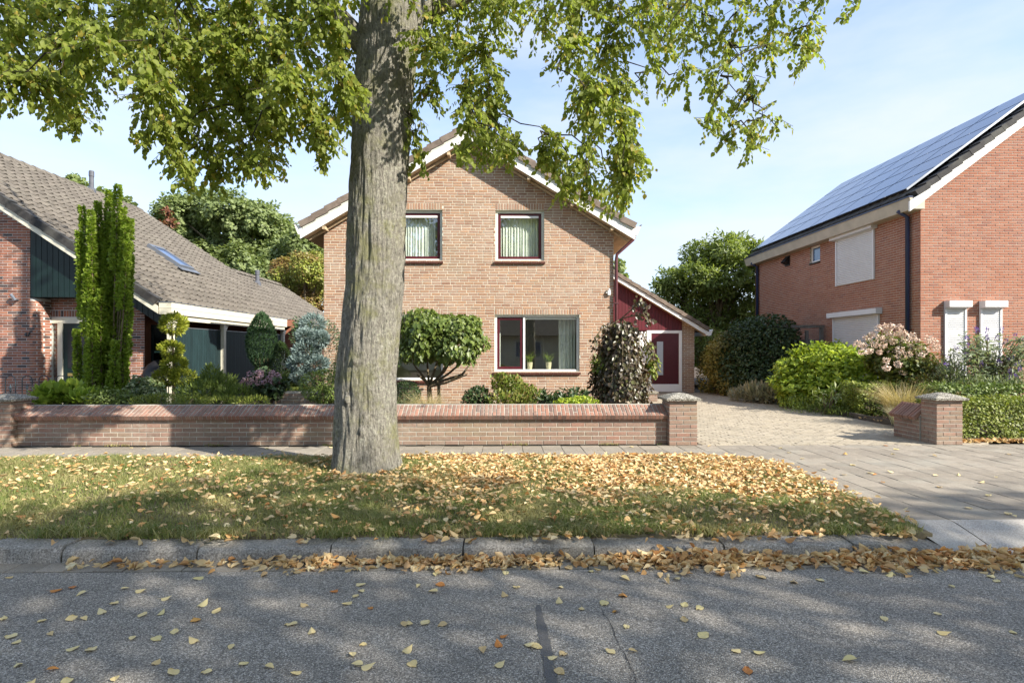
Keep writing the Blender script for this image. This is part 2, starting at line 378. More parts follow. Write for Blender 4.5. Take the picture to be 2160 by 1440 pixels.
M['g_red'] = mat_leaf('reddening_leaf', [(0.230,0.270,0.041),(0.324,0.351,0.068),(0.162,0.203,0.041),(0.297,0.216,0.068)], 0.3, patch=((0.27,0.10,0.07), 0.5, 0.75))
M['g_laurel'] = mat_leaf('cherry_leaf', [(0.15,0.20,0.05),(0.20,0.255,0.06),(0.29,0.34,0.09),(0.12,0.165,0.04)], 0.45, 0.4, 0.45)
M['g_umbrella'] = mat_leaf('umbrella_leaf', [(0.07,0.11,0.025),(0.10,0.145,0.03),(0.17,0.22,0.045),(0.08,0.12,0.025),(0.23,0.28,0.07)], 0.3, 0.42, 0.45)
M['g_hedge'] = mat_leaf('hedge_leaf', [(0.16,0.20,0.03),(0.23,0.27,0.045),(0.11,0.15,0.03),(0.30,0.31,0.07)], 0.28)
M['g_box'] = mat_leaf('box_leaf', [(0.081,0.121,0.027),(0.121,0.176,0.034),(0.176,0.230,0.047),(0.068,0.108,0.024)], 0.22)
M['straw'] = mat_leaf('straw_grass', [(0.450,0.360,0.180),(0.550,0.450,0.240),(0.380,0.300,0.150),(0.600,0.520,0.320)], 0.3, 0.6, 0.2)
M['greygrass'] = mat_leaf('pale_green_grass', [(0.216,0.284,0.135),(0.324,0.378,0.189),(0.162,0.230,0.095),(0.459,0.459,0.270)], 0.3, 0.6, 0.2)
M['lavender'] = mat_leaf('faded_lavender', [(0.378,0.351,0.216),(0.486,0.446,0.297),(0.297,0.270,0.203),(0.405,0.405,0.230)], 0.2, 0.7, 0.2)
M['hydr'] = mat_leaf('hydrangea_bloom', [(0.72,0.58,0.47),(0.78,0.66,0.54),(0.64,0.45,0.37),(0.80,0.74,0.62)], 0.2, 0.8, 0.1, tcol=(1,0.9,0.8))
M['pinkbloom'] = mat_leaf('pink_bloom', [(0.420,0.260,0.280),(0.500,0.340,0.340),(0.340,0.200,0.220),(0.500,0.360,0.500)], 0.2, 0.8, 0.1, tcol=(1,0.9,0.9))
M['purple'] = mat_leaf('purple_bloom', [(0.160,0.090,0.340),(0.220,0.130,0.420),(0.120,0.070,0.250)], 0.2, 0.8, 0.1, tcol=(1,0.9,1.1))
M['g_grey'] = mat_leaf('grey_green_leaf', [(0.176,0.216,0.121),(0.257,0.297,0.176),(0.121,0.162,0.081),(0.338,0.365,0.243)], 0.3)

def mat_bark(name, c1, c2, lich, moss):
    m, t, out = new_mat(name)
    f = noise_node(t, 8, 5, 0.7, (6.0, 6.0, 1.5)); g = noise_node(t, 50, 6, 0.8, (1, 1, .6)); l = noise_node(t, 26, 6, 0.8); l2 = noise_node(t, 1.6, 4, 0.6); mo = noise_node(t, 2.1, 7, 0.75)
    ad = N(t, 'ShaderNodeMath', operation='ADD'); t.links.new(f, ad.inputs[0]); t.links.new(g, ad.inputs[1]); hf = N(t, 'ShaderNodeMath', operation='MULTIPLY'); t.links.new(ad.outputs[0], hf.inputs[0]); hf.inputs[1].default_value = .5
    c = ramp(t, [(0.40, tuple(x*0.30 for x in c1)), (0.46, tuple(x*.8 for x in c1)), (0.52, c1), (0.60, c2)]); t.links.new(hf.outputs[0], c.inputs[0])
    col = c.outputs[0]
    lm = N(t, 'ShaderNodeMath', operation='MULTIPLY'); t.links.new(mrange(t, l, .50, .60), lm.inputs[0]); t.links.new(mrange(t, l2, .42, .60, .1, .8), lm.inputs[1])
    col = mixc(t, lm.outputs[0], col, lich)
    mm = N(t, 'ShaderNodeMath', operation='MULTIPLY'); t.links.new(mrange(t, mo, .49, .62, 0, .85), mm.inputs[0]); t.links.new(mrange(t, g, .35, .6, .3, 1), mm.inputs[1])
    col = mixc(t, mm.outputs[0], col, moss)
    finish(t, out, col, 0.95, hf.outputs[0], 1.0, 0.06, 0.12)
    return m
M['bark'] = mat_bark('lime_bark', (0.235,0.22,0.185), (0.38,0.36,0.31), (0.42,0.42,0.33), (0.20,0.20,0.08))
M['twig'] = mat_bark('twig_bark', (0.07,0.06,0.045), (0.12,0.10,0.08), (0.12,0.11,0.08), (0.09,0.09,0.05))
M['stem'] = mat_bark('stem_bark', (0.17,0.13,0.08), (0.28,0.22,0.15), (0.25,0.22,0.15), (0.15,0.14,0.07))

# ---------------------------------------------------------------- brickwork
_brick_cache = {}
def unit_box_mesh(key, L, D, H, mat):
    k = (key, round(L, 2), round(D, 3), round(H, 3))
    if k not in _brick_cache:
        b = MB(); e = 0.003
        x, h = L/2, H/2
        # front face slightly rounded off by a narrow arris on all four sides
        f = [(-x+e, -D, -h+e), (x-e, -D, -h+e), (x-e, -D, h-e), (-x+e, -D, h-e)]
        g = [(-x, -D+e, -h), (x, -D+e, -h), (x, -D+e, h), (-x, -D+e, h)]
        r = [(-x, 0, -h), (x, 0, -h), (x, 0, h), (-x, 0, h)]
        b.v = f + g + r
        b.f = [(0, 1, 2, 3)] + [(4+i, 4+(i+1) % 4, (i+1) % 4, i) for i in range(4)] + [(8+i, 8+(i+1) % 4, 4+(i+1) % 4, 4+i) for i in range(4)]
        me = bpy.data.meshes.new(key); me.from_pydata(b.v, [], b.f); me.materials.append(mat)
        _brick_cache[k] = me
    return _brick_cache[k]

def place(name, me, parent, M4):
    o = bpy.data.objects.new(name, me); COL.objects.link(o)
    if parent is not None:
        off = Vector((0, 0, 0)); p = parent
        while p is not None: off += p.location; p = p.parent
        o.parent = parent; M4 = Matrix.Translation(-off) @ M4
    o.matrix_local = M4
    return o

def lay(pieces, basis, parent, key, mat, nparts=300, zone=None, pname='brick', sname='brickwork', proud=0.03):
    """pieces: list of (centre Vector, along Vector, up Vector, out Vector, L, H). The ones that show largest become parts, the rest one mesh."""
    def size(p):
        c = p[0]; d = max(0.3, (c - cam.location).length)
        return p[4]*p[5]/(d*d)
    cand = [i for i, p in enumerate(pieces) if zone is None or zone(p[0])]
    cand.sort(key=lambda i: -size(pieces[i])); chosen = set(cand[:nparts])
    rest = MB(); e = 0.003
    for i, (c, a, u, n, L, H) in enumerate(pieces):
        c = c + n * random.uniform(-0.0015, 0.0015)
        if i in chosen:
            me = unit_box_mesh(key, L, proud, H, mat)
            R = Matrix((a, -n, u)).transposed().to_4x4()
            place(pname, me, parent, Matrix.Translation(c - n*proud) @ R)
        else:
            r = random.random(); A, U = a*(L/2), u*(H/2); k = c - n*proud
            A2, U2 = a*(L/2-e), u*(H/2-e); b0 = len(rest.v); m = c - n*e
            for q in (c-A2-U2, c+A2-U2, c+A2+U2, c-A2+U2, m-A-U, m+A-U, m+A+U, m-A+U, k-A-U, k+A-U, k+A+U, k-A+U): rest.v.append(tuple(q))
            for f in [(0,1,2,3)] + [(4+j, 4+(j+1)%4, (j+1)%4, j) for j in range(4)] + [(8+j, 8+(j+1)%4, 4+(j+1)%4, 4+j) for j in range(4)]:
                rest.f.append(tuple(b0+x for x in f)); rest.r.append(r)
    if rest.f: rest.build(sname, mat, parent, kind='stuff')

def brick_wall(parent, O, U, Nn, L, top, bmat, mmat, key, holes=(), pitch=0.065, bl=0.21, jt=0.012, bond='wild', nparts=300, zone=None, z0=0.0, lintels=(), reveal=0.12):
    O, U, Nn = Vector(O), Vector(U).normalized(), Vector(Nn).normalized(); Z = Vector((0, 0, 1))
    P = lambda u, z, n=0.0: O + U*u + Z*z + Nn*n
    topf = top if callable(top) else (lambda u: top)
    zmax = max(topf(u*L/40) for u in range(41))
    full = list(holes) + list(lintels)
    pcs = []; nc = int((zmax - z0)/pitch)
    for j in range(nc):
        za = z0 + j*pitch + jt*0.5; zb = z0 + (j+1)*pitch - jt*0.5; zc = (za+zb)/2
        u = -random.choice([0.0, 0.25, 0.5, 0.75])*(bl+jt) if bond == 'wild' else -(j % 2)*(bl+jt)/2
        cuts = [(h[0], h[1]) for h in full if h[2] - 0.02 < zc < h[3] + 0.02]
        while u < L:
            ln = bl if (bond != 'wild' or random.random() > 0.16) else bl*0.48
            segs = [(max(0, u), min(L, u+ln))]
            for (ca, cb) in cuts:
                ns = []
                for (a, b) in segs:
                    if b <= ca or a >= cb: ns.append((a, b))
                    else:
                        if a < ca: ns.append((a, ca))
                        if b > cb: ns.append((cb, b))
                segs = ns
            for (a, b) in segs:
                if b - a > 0.025 and zb <= topf((a+b)/2) + 0.02:
                    pcs.append((P((a+b)/2, zc), U, Z, Nn, b-a, zb-za))
            u += ln + jt
    for (a, b, za, zb) in lintels:              # soldier courses
        n = max(1, int(round((b-a)/0.064))); s = (b-a)/n
        for i in range(n): pcs.append((P(a+(i+0.5)*s, (za+zb)/2), U, Z, Nn, s-jt, zb-za-jt))
    lay(pcs, None, parent, key, bmat, nparts, zone)
    # mortar bed with the openings left out, and their reveals
    mb = MB(); d = -0.006
    us = sorted(set([0, L] + [h[0] for h in holes] + [h[1] for h in holes] + [L*i/2 for i in range(3)]))
    for a, b in zip(us[:-1], us[1:]):
        if b - a < 1e-5: continue
        hs = sorted([h for h in holes if h[0] < (a+b)/2 < h[1]], key=lambda h: h[2]); z = z0
        for h in hs:
            if h[2] > z: mb.quad(P(a, z, d), P(b, z, d), P(b, h[2], d), P(a, h[2], d))
            z = h[3]
        mb.quad(P(a, z, d), P(b, z, d), P(b, topf(b), d), P(a, topf(a), d))
    for (a, b, za, zb) in holes:
        for q in ((P(a, za), P(a, zb), P(a, zb, -reveal), P(a, za, -reveal)), (P(b, zb), P(b, za), P(b, za, -reveal), P(b, zb, -reveal)),
                  (P(a, zb), P(b, zb), P(b, zb, -reveal), P(a, zb, -reveal)), (P(b, za), P(a, za), P(a, za, -reveal), P(b, za, -reveal))):
            mb.quad(*[x - Nn*0.006 for x in q])
    mb.build('mortar', mmat, parent)

# ---------------------------------------------------------------- foliage
LEAF = np.array([[0, 0, 0], [-0.34, 0.22, 0.08], [-0.36, 0.55, 0.06], [0, 1, -0.10], [0.36, 0.55, 0.06], [0.34, 0.22, 0.08]])
LEAF_F = np.array([[0, 1, 2, 3], [0, 3, 4, 5]])
THIN = np.array([[-0.07, 0, 0], [-0.13, 0.5, 0.05], [0, 1, -0.06], [0.13, 0.5, 0.05]])
THIN_F = np.array([[0, 1, 2, 3]])
WIDE = np.array([[0, 0, 0], [-0.42, 0.5, 0.07], [0, 1, -0.08], [0.42, 0.5, 0.07]])
WIDE_F = np.array([[0, 1, 2, 3]])
LANCE = np.array([[0, 0, 0], [-0.17, 0.35, 0.05], [-0.15, 0.65, 0.03], [0, 1, -0.14], [0.15, 0.65, 0.03], [0.17, 0.35, 0.05]])
FULL = np.array([[0, 0, 0], [-0.22, 0.06, 0.06], [-0.37, 0.24, 0.09], [-0.40, 0.45, 0.08], [-0.30, 0.68, 0.03], [-0.12, 0.88, -0.05], [0, 1.04, -0.12], [0.12, 0.88, -0.05], [0.30, 0.68, 0.03], [0.40, 0.45, 0.08], [0.37, 0.24, 0.09], [0.22, 0.06, 0.06]])
FULL_F = np.array([[0, 1, 2, 3, 4, 5, 6], [0, 6, 7, 8, 9, 10, 11]])
TPL = {'full': (FULL, FULL_F), 'leaf': (LEAF, LEAF_F), 'thin': (THIN, THIN_F), 'wide': (WIDE, WIDE_F), 'lance': (LANCE, LEAF_F)}

def unit(v): return v / np.maximum(1e-6, np.linalg.norm(v, axis=1, keepdims=True))

def leaf_arrays(P, D, Nm, S, tpl):
    T, F = TPL[tpl]; D = unit(D); W = unit(np.cross(D, Nm)); Nn = np.cross(W, D)
    V = P[:, None, :] + S[:, None, None]*(T[None, :, 0, None]*W[:, None, :] + T[None, :, 1, None]*D[:, None, :] + T[None, :, 2, None]*Nn[:, None, :])
    n, k = len(P), len(T)
    Fa = (F[None, :, :] + (np.arange(n)*k)[:, None, None]).reshape(-1, F.shape[1])
    rnd = np.repeat(rng.random(n), len(F))
    return V.reshape(-1, 3), Fa, rnd

def leaves(name, P, D, Nm, S, tpl, mat, parent=None, kind=None, clump=0.0):
    V, F, r = leaf_arrays(P, D, Nm, S, tpl)
    return np_mesh(name, V, F, mat, parent, rnd=r, kind=kind)

def rand_dir(n): return unit(rng.normal(size=(n, 3)))

def lumps(d, amp, freq=2.5, k=7):
    s = np.zeros(len(d))
    for _ in range(k):
        s += np.sin(d @ (rng.normal(size=3)*freq) + rng.random()*6.28)
    return 1 + amp*s/math.sqrt(k)

def blob_points(c, r, n, shell=0.55, amp=0.15, freq=2.5, flat=None):
    d = rand_dir(n); rad = (shell + (1-shell)*rng.random(n)**0.45)*lumps(d, amp, freq)
    P = np.array(c) + d*rad[:, None]*np.array(r)
    out = unit(d/np.array(r))
    if flat is not None:
        k = P[:, 2] > flat; P, out = P[k], out[k]
    return P, out

def orient(P, out, mode):
    n = len(P); j = rng.normal(size=(n, 3))
    if mode == 'out':   D, Nm = out*0.5 + j*0.7 + np.array([0, 0, -0.1]), out + j*0.6 + np.array([0, 0, 0.4])
    elif mode == 'droop': D, Nm = out*0.45 + j*0.35 + np.array([0, 0, -0.9]), out + j*0.45 + np.array([0, 0, 0.25])
    elif mode == 'up':  D, Nm = out*0.8 + j*0.35 + np.array([0, 0, 0.8]), out + j*0.5
    elif mode == 'spike': D, Nm = out*1.0 + j*0.25 + np.array([0, 0, 0.3]), j
    else: D, Nm = j, rng.normal(size=(n, 3))
    return D, Nm

def shrub(name, label, cat, blobs, mat, size, tpl='leaf', mode='out', loc=None, group=None, stems=None, stem_mat=None, shell=0.5, amp=0.18, freq=3.0, part='foliage', jitter=0.35, bark='stem', stem_r=0.018):
    """blobs: (x,y,z,rx,ry,rz,n)"""
    b0 = blobs[0]; loc = loc or (b0[0], b0[1], 0.0)
    t = thing(name, label, cat, loc, group)
    Ps, Os = [], []
    for (x, y, z, rx, ry, rz, n) in blobs:
        P, o = blob_points((x, y, z), (rx, ry, rz), n, shell, amp, freq, flat=0.01); Ps.append(P); Os.append(o)
    P = np.vstack(Ps); o = np.vstack(Os); D, Nm = orient(P, o, mode)
    S = size*(1 + jitter*(rng.random(len(P))*2-1))
    leaves(part, P, D, Nm, S, tpl, mat, t)
    if stems != 0:
        mb = MB(); lz = loc[2]
        for (x, y, z, rx, ry, rz, n) in blobs:
            for _ in range(stems or 3):
                e = Vector((x + random.uniform(-.6, .6)*rx, y + random.uniform(-.6, .6)*ry, z + random.uniform(-.1, .5)*rz))
                s = Vector((loc[0] + random.uniform(-.25, .25)*rx if not stems else x*.6+loc[0]*.4, loc[1]*.6+y*.4, lz - 0.02))
                m = s.lerp(e, 0.5) + Vector((random.uniform(-.08, .08), random.uniform(-.08, .08), 0))*rx
                mb.tube([s, m, e], [stem_r, stem_r*0.75, stem_r*0.35], 5)
        mb.build('stem', stem_mat or M[bark], t)
    return t

def blades(name, roots, H, W, lean, mat, parent=None, kind=None, az=None, bend=0.6):
    n = len(roots); az = rng.random(n)*6.283 if az is None else az
    dirh = np.stack([np.cos(az), np.sin(az), np.zeros(n)], 1); wv = np.stack([-np.sin(az), np.cos(az), np.zeros(n)], 1)
    tw = rng.random(n)*6.283; wv = wv*np.cos(tw)[:, None] + dirh*np.sin(tw)[:, None]
    up = np.array([0, 0, 1.0]); l = lean[:, None]; h = H[:, None]
    mid = roots + h*0.55*(up + dirh*l*0.5); tip = roots + h*(up*(1-bend*l*0.5) + dirh*l)
    w = W[:, None]*wv
    V = np.stack([roots-w, roots+w, mid+w*0.8, mid-w*0.8, tip+w*0.15, tip-w*0.15], 1).reshape(-1, 3)
    F = np.array([[0, 1, 2, 3], [3, 2, 4, 5]]); Fa = (F[None] + (np.arange(n)*6)[:, None, None]).reshape(-1, 4)
    return np_mesh(name, V, Fa, mat, parent, rnd=np.repeat(rng.random(n), 2), kind=kind)

def grass_tuft(name, label, c, r, h, n, mat, lean=0.8, w=0.005, cat='grass tuft'):
    t = thing(name, label, cat, (c[0], c[1], 0))
    a = rng.random(n)*6.283; rr = r*np.sqrt(rng.random(n))
    roots = np.stack([c[0]+rr*np.cos(a), c[1]+rr*np.sin(a), np.full(n, c[2])], 1)
    blades('blades', roots, h*(0.6+0.5*rng.random(n)), np.full(n, w), lean*(0.2+rng.random(n)), mat, t, az=a + rng.normal(size=n)*0.5)
    return t

# ---------------------------------------------------------------- the setting
ROADZ = -0.118
def ground_sheet():
    b = MB(); b.quad((-400, -400, -0.16), (400, -400, -0.16), (400, 600, -0.16), (-400, 600, -0.16)); o = b.build('ground', M['soil']); o['kind'] = 'structure'
ground_sheet()

road = None
def make_road():
    global road
    b = MB(); nx, ny = 60, 24; 
    xs = np.linspace(-60, 60, nx+1); ys = np.linspace(-7, 4.20, ny+1)
    b.quad((-60, -7, ROADZ), (60, -7, ROADZ), (60, 4.13, ROADZ), (-60, 4.13, ROADZ))
    road = b.build('road', M['asphalt']); tag(road, kind='structure')
    # tar seam across the lane and a crack
    s = MB(); z = ROADZ + 0.004
    ys = np.linspace(1.6, 3.55, 110); prev = None
    for y in ys:
        t = (y-1.6)/2.45; x = 0.21 + 0.012*math.sin(y*3) + 0.03*t; wd = (0.028 + 0.010*mnoise.noise((0, y*7, 0)) + .012*mnoise.noise((4, y*31, 0)))*min(1, (3.75-y)/.5)
        cur = (Vector((x-wd, y, z)), Vector((x+wd, y, z)))
        if prev: s.quad(prev[0], prev[1], cur[1], cur[0])
        prev = cur
    s.build('tar_seam', M['tar'], road)
    s = MB(); prev = None
    for i in range(60):
        y = 1.7 + i*0.03; x = 0.66 + 0.02*(1.6-y) + 0.035*mnoise.noise((3, y*3, 0)) + 0.012*mnoise.noise((7, y*16, 0)); wd = 0.0015 + 0.003*abs(mnoise.noise((1, y*9, 2)))
        cur = (Vector((x-wd, y, z)), Vector((x+wd, y, z)))
        if prev: s.quad(prev[0], prev[1], cur[1], cur[0])
        prev = cur
    s.build('crack', M['black'], road)
make_road()

def make_gutter():
    b = MB(); b.quad((-30, 4.13, ROADZ-0.012), (30, 4.13, ROADZ-0.012), (30, 4.32, ROADZ-0.012), (-30, 4.32, ROADZ-0.012))
    g = b.build('gutter', M['joint']); tag(g, kind='structure')
    pcs = []
    for i in range(-60, 60):
        pcs.append((Vector((i*0.21+0.1, 4.225, ROADZ+0.006+random.uniform(-.003, .003))), Vector((1, 0, 0)), Vector((0, 1, 0)), Vector((0, 0, 1)), 0.20, 0.17))
    lay(pcs, None, g, 'gutter_paver', M['paver'], 80, lambda c: abs(c.x) < 5.5, 'paver', 'pavers')
make_gutter()

def make_kerb():
    k = thing('kerb', 'grey concrete kerb along the grass verge', 'kerb', (0, 4.3, 0)); del k['category']; del k['label']; k['kind'] = 'structure'
    y0, y1 = 4.30, 4.53
    prof = [(y0, ROADZ-0.05), (y0+0.018, -0.032), (y0+0.028, -0.012), (y0+0.05, -0.001), (y1, 0.004), (y1, ROADZ-0.05)]
    x = -14.3
    while x < 3.3:
        L = 1.0; x1 = min(x+L, 3.42)
        b = MB(); seg = 40; dz = random.uniform(-.022, .006); dy = random.uniform(-.012, .008); tl = random.uniform(-.012, .012); rows = []
        for i in range(seg+1):
            xx = x + 0.006 + (x1-x-0.012)*i/seg; drop = 0.0
            if xx > 2.75: drop = -0.035*min(1, (xx-2.75)/0.62)**1.2
            row = []
            for j, (py, pz) in enumerate(prof):
                wob = (0.012*mnoise.noise((xx*5, py*9, j)) + .011*mnoise.noise((xx*19, py*40, j+3)) + tl*((xx-x)/L-.5)) if 0 < j < 5 else 0
                row.append((xx, py + dy + (wob if j < 3 else 0), (pz + dz + wob + (drop if j not in (0, 5) else 0))))
            rows.append(row)
        n = len(prof)
        for row in rows: b.v += row
        for i in range(seg):
            for j in range(n-1):
                b.f.append((i*n+j, (i+1)*n+j, (i+1)*n+j+1, i*n+j+1)); b.r.append(0)
        b.f.append(tuple(range(n))); b.r.append(0); b.f.append(tuple(seg*n+q for q in range(n))[::-1]); b.r.append(0)
        b.build('kerbstone', M['kerb'], k)
        x += L
    # dropped drive-over stones in front of the apron
    def slab(xa, xb, ya, yb, name, tilt=0.0):
        b = MB(); nx, ny = 8, 10
        for i in range(nx+1):
            for j in range(ny+1):
                X = xa + (xb-xa)*i/nx; Y = ya + (yb-ya)*j/ny; s = (Y-ya)/(yb-ya)
                z = ROADZ + 0.015 + (0.115)*min(1, s*1.15) + 0.004*mnoise.noise((X*6, Y*6, 2)) + tilt*(1 - i/nx)*(1-s)*0.05
                b.v.append((X, Y, z))
        for i in range(nx):
            for j in range(ny):
                a = i*(ny+1)+j; b.f.append((a, a+ny+1, a+ny+2, a+1)); b.r.append(0)
        e = len(b.v)
        b.quad((xa, ya, ROADZ+0.02), (xa, ya, -0.2), (xb, ya, -0.2), (xb, ya, ROADZ+0.02))
        b.quad((xa, ya, -0.2), (xa, ya, ROADZ+.02), (xa, yb, 0.0), (xa, yb, -0.2))
        b.build(name, M['apron'], k, smooth=True)
    m = MB(); m.box(3.2, 3.47, 4.31, 4.9, -.25, ROADZ+.03); m.build('kerb_foot', M['kerb'], k)
    slab(3.41, 3.85, 4.30, 4.86, 'ramp_stone', 1.0)
    for i in range(7): slab(3.86+i*1.01, 4.86+i*1.01, 4.30, 4.86, 'ramp_stone')
make_kerb()

def verge_edge(x):          # far edge of the grass
    return 7.78 + 0.05*mnoise.noise((x*1.3, 0, 0)) - 0.02*x
def in_verge(x, y):
    if y < 4.53 or y > verge_edge(x): return False
    if x > 3.42 + 0.06*mnoise.noise((0, y*1.7, 4)): return False
    if x > 2.6 and y > 6.9:
        if (x-2.6)**2/0.85**2 + (y-6.9)**2/0.85**2 > 1: return False
    return True

def make_paving():
    b = MB(); z = -0.022
    b.quad((-40, 7.0, z), (40, 7.0, z), (40, 9.0, z), (-40, 9.0, z)); b.quad((2.0, 4.88, z-0.001), (40, 4.88, z-0.001), (40, 7.0, z-0.001), (2.0, 7.0, z-0.001))
    p = b.build('pavement', M['joint']); tag(p, kind='structure')
    pcs = []; s = 0.30; e = Vector((0, 0, 0))
    for i in range(-44, 52):
        x = (i+0.5)*s
        for j in range(-1, 15):
            y = 8.80 - (j+0.5)*s - (0.15 if i % 2 else 0) + 0.15
            if y > 8.95 or y < 4.86: continue
            if x < 3.3 and y < 7.55: continue
            if in_verge(x, y) and in_verge(x+.15, y+.15) and in_verge(x+.15, y-.15): continue
            H = s-0.006; yc = y
            if y + H/2 > 8.84: yb = 8.84; ya = y-H/2; yc = (ya+yb)/2; H = yb-ya
            if y - H/2 < 4.87: ya = 4.87; yb = y+H/2; yc = (ya+yb)/2; H = yb-ya
            if H < 0.04: continue
            tilt = random.uniform(-.004, .004)
            nrm = Vector((random.uniform(-.006, .006), random.uniform(-.006, .006), 1)).normalized()
            a = Vector((1, 0, 0)); a = (a - nrm*a.dot(nrm)).normalized(); u = nrm.cross(a)
            pcs.append((Vector((x, yc, random.uniform(-.002, .002))), a, u, nrm, s-0.006, H))
    def vis(c):
        X, Y = c.x, c.y; px = CX + FPX*((X/Y)-YAW); return -40 < px < 2200
    lay(pcs, None, p, 'paving_tile', M['paver'], 300, vis, 'tile', 'tiles', proud=0.04)
make_paving()

def make_driveway():
    z = -0.015
    b = MB(); b.quad((2.9, 8.84, z), (7.72, 8.84, z), (8.3, 20.1, z), (2.7, 20.1, z)); b.quad((2.6, 8.98, z+.001), (2.9, 8.98, z+.001), (2.9, 20.1, z+.001), (2.6, 20.1, z+.001))
    d = b.build('driveway', M['joint']); tag(d, kind='structure')
    pcs = []; r = 0
    y = 8.84
    while y < 20.0:
        x = 2.72 - (0.105 if r % 2 else 0)
        while x < 8.2:
            xe = 7.70 + max(0, (y-12)*0.06); 
            if x+0.1 < xe and not (x < 3.08 and y < 9.3):
                n = Vector((random.uniform(-.02, .02), random.uniform(-.035, .035), 1)).normalized(); a = Vector((1, 0, 0)); a = (a-n*a.dot(n)).normalized()
                pcs.append((Vector((x+0.1, y+0.05, random.uniform(-.003, .003))), a, n.cross(a), n, 0.198, 0.094))
            x += 0.206
        y += 0.101; r += 1
    lay(pcs, None, d, 'clinker', M['clinker'], 300, lambda c: c.x > 3.1, 'clinker', 'clinkers', proud=0.03)
    # dark edging along the flower bed
    t = thing('bed_edging', 'low dark edging strip along the driveway flower bed', 'edging', (7.75, 9.8, 0))
    pts = [(7.0, 9.75), (7.45, 9.95), (7.72, 10.6), (7.73, 12.0), (7.8, 13.5), (7.95, 15.5), (8.15, 18.5)]
    for (p, q) in zip(pts[:-1], pts[1:]):
        P, Q = Vector((*p, 0)), Vector((*q, 0)); dd = (Q-P); nrm = Vector((-dd.y, dd.x, 0)).normalized()*0.06
        m = MB(); m.obox(P + Vector((0, 0, -0.05)), dd*0.992, nrm, (0, 0, 0.16)); m.build('edging_stone', M['joint'], t, bevel=0.01)
make_driveway()

def make_beds():
    b = MB(); z = 0.0
    b.quad((-30, 9.2, 0.03), (2.6, 9.2, 0.03), (2.6, 30, 0.03), (-30, 30, 0.03))
    o = b.build('garden_soil', M['soil']); tag(o, kind='structure')
    b = MB(); b.poly([(7.2, 9.1, 0.05), (30, 9.1, 0.05), (30, 30, 0.05), (8.2, 30, 0.05), (8.2, 18.5, 0.05), (7.8, 13.5, 0.05), (7.78, 10.6, 0.05)])
    o = b.build('flower_bed_soil', M['soil']); tag(o, kind='structure')
make_beds()

def make_verge():
    nx, ny = 120, 40; b = MB(); idx = {}
    V = []; 
    for i in range(nx+1):
        x = -14 + (3.46+14)*i/nx
        for j in range(ny+1):
            y = 4.52 + (7.82-4.52)*j/ny
            ye = min(y, verge_edge(x))
            if x > 2.6: ye = min(ye, 6.9 + 0.85*math.sqrt(max(0, 1-((x-2.6)/0.87)**2)))
            s = min(1.0, (ye-4.52)/0.5, (verge_edge(x)+.03-ye)/0.35)
            h = 0.004 + 0.03*max(0, s) + 0.02*mnoise.noise((x*1.1, ye*1.1, 0)) * max(0, s)
            d = math.hypot(x+1.66, ye-6.97); h += 0.015*math.exp(-(d/0.75)**2)
            V.append((x, ye, h))
    F = [(i*(ny+1)+j, (i+1)*(ny+1)+j, (i+1)*(ny+1)+j+1, i*(ny+1)+j+1) for i in range(nx) for j in range(ny)]
    # earth edge down to the kerb foot and along the paving
    rim = [i*(ny+1) for i in range(nx+1)] + [nx*(ny+1)+j for j in range(1, ny+1)]
    b0 = len(V); V += [(V[q][0], V[q][1], -.14) for q in rim]
    F += [(b0+q, b0+q+1, rim[q+1], rim[q]) for q in range(len(rim)-1)]
    o = np_mesh('verge', np.array(V), np.array(F), mat_plain('verge_soil', (0.16,0.13,0.075), 1.0, 0.4, 9, 0.6, dirt=(0.22,0.18,0.09)), smooth=True); tag(o, kind='structure')
make_verge()
def verge_h(x, y):
    s = max(0, min(1.0, (y-4.52)/0.5, (verge_edge(x)+.03-y)/0.35))
    d = math.hypot(x+1.66, y-6.97)
    return 0.004 + 0.03*s + 0.02*mnoise.noise((x*1.1, y*1.1, 0))*s + 0.015*math.exp(-(d/0.75)**2)

# ---------------------------------------------------------------- main house
def verge_tiles(parent, mat, a, b, depth, n, y, thick=0.11, step=0.02, name='verge_tile'):
    """tiles along a slope from a (eave) to b (ridge); a,b are (x,z) of the tile tops, laid from y backwards"""
    A, B = Vector((a[0], 0, a[1])), Vector((b[0], 0, b[1])); d = (B-A); L = d.length/n; t = d.normalized()
    up = Vector((-t.z, 0, t.x)); up = up if up.z > 0 else -up
    for i in range(n):
        m = MB(); s = A + t*(i*L) ; tt = (t*L*1.06)
        dn = -up*(thick)
        j = random.uniform(-.004, .004)
        # lower end sits proud of the tile below
        p0 = s - t*0.01 + up*(step+j); p1 = s + tt + up*0.0; p2 = p1 + dn; p3 = p0 + dn
        m.prism([p0 + Vector((0, y+j, 0)), p1 + Vector((0, y+j, 0)), p2 + Vector((0, y+j, 0)), p3 + Vector((0, y+j, 0))], (0, depth, 0))
        m.build(name, mat, parent, bevel=0.012)

def slope_board(parent, mat, name, a, b, y0, y1, top, h):
    """board whose upper edge runs `top` below the line a-b and is h high (vertical)"""
    m = MB()
    A, B = Vector((a[0], y0, a[1]-top)), Vector((b[0], y0, b[1]-top)); Z = Vector((0, 0, -h))
    m.prism([A, B, B+Z, A+Z], (0, y1-y0, 0)); return m.build(name, mat, parent)

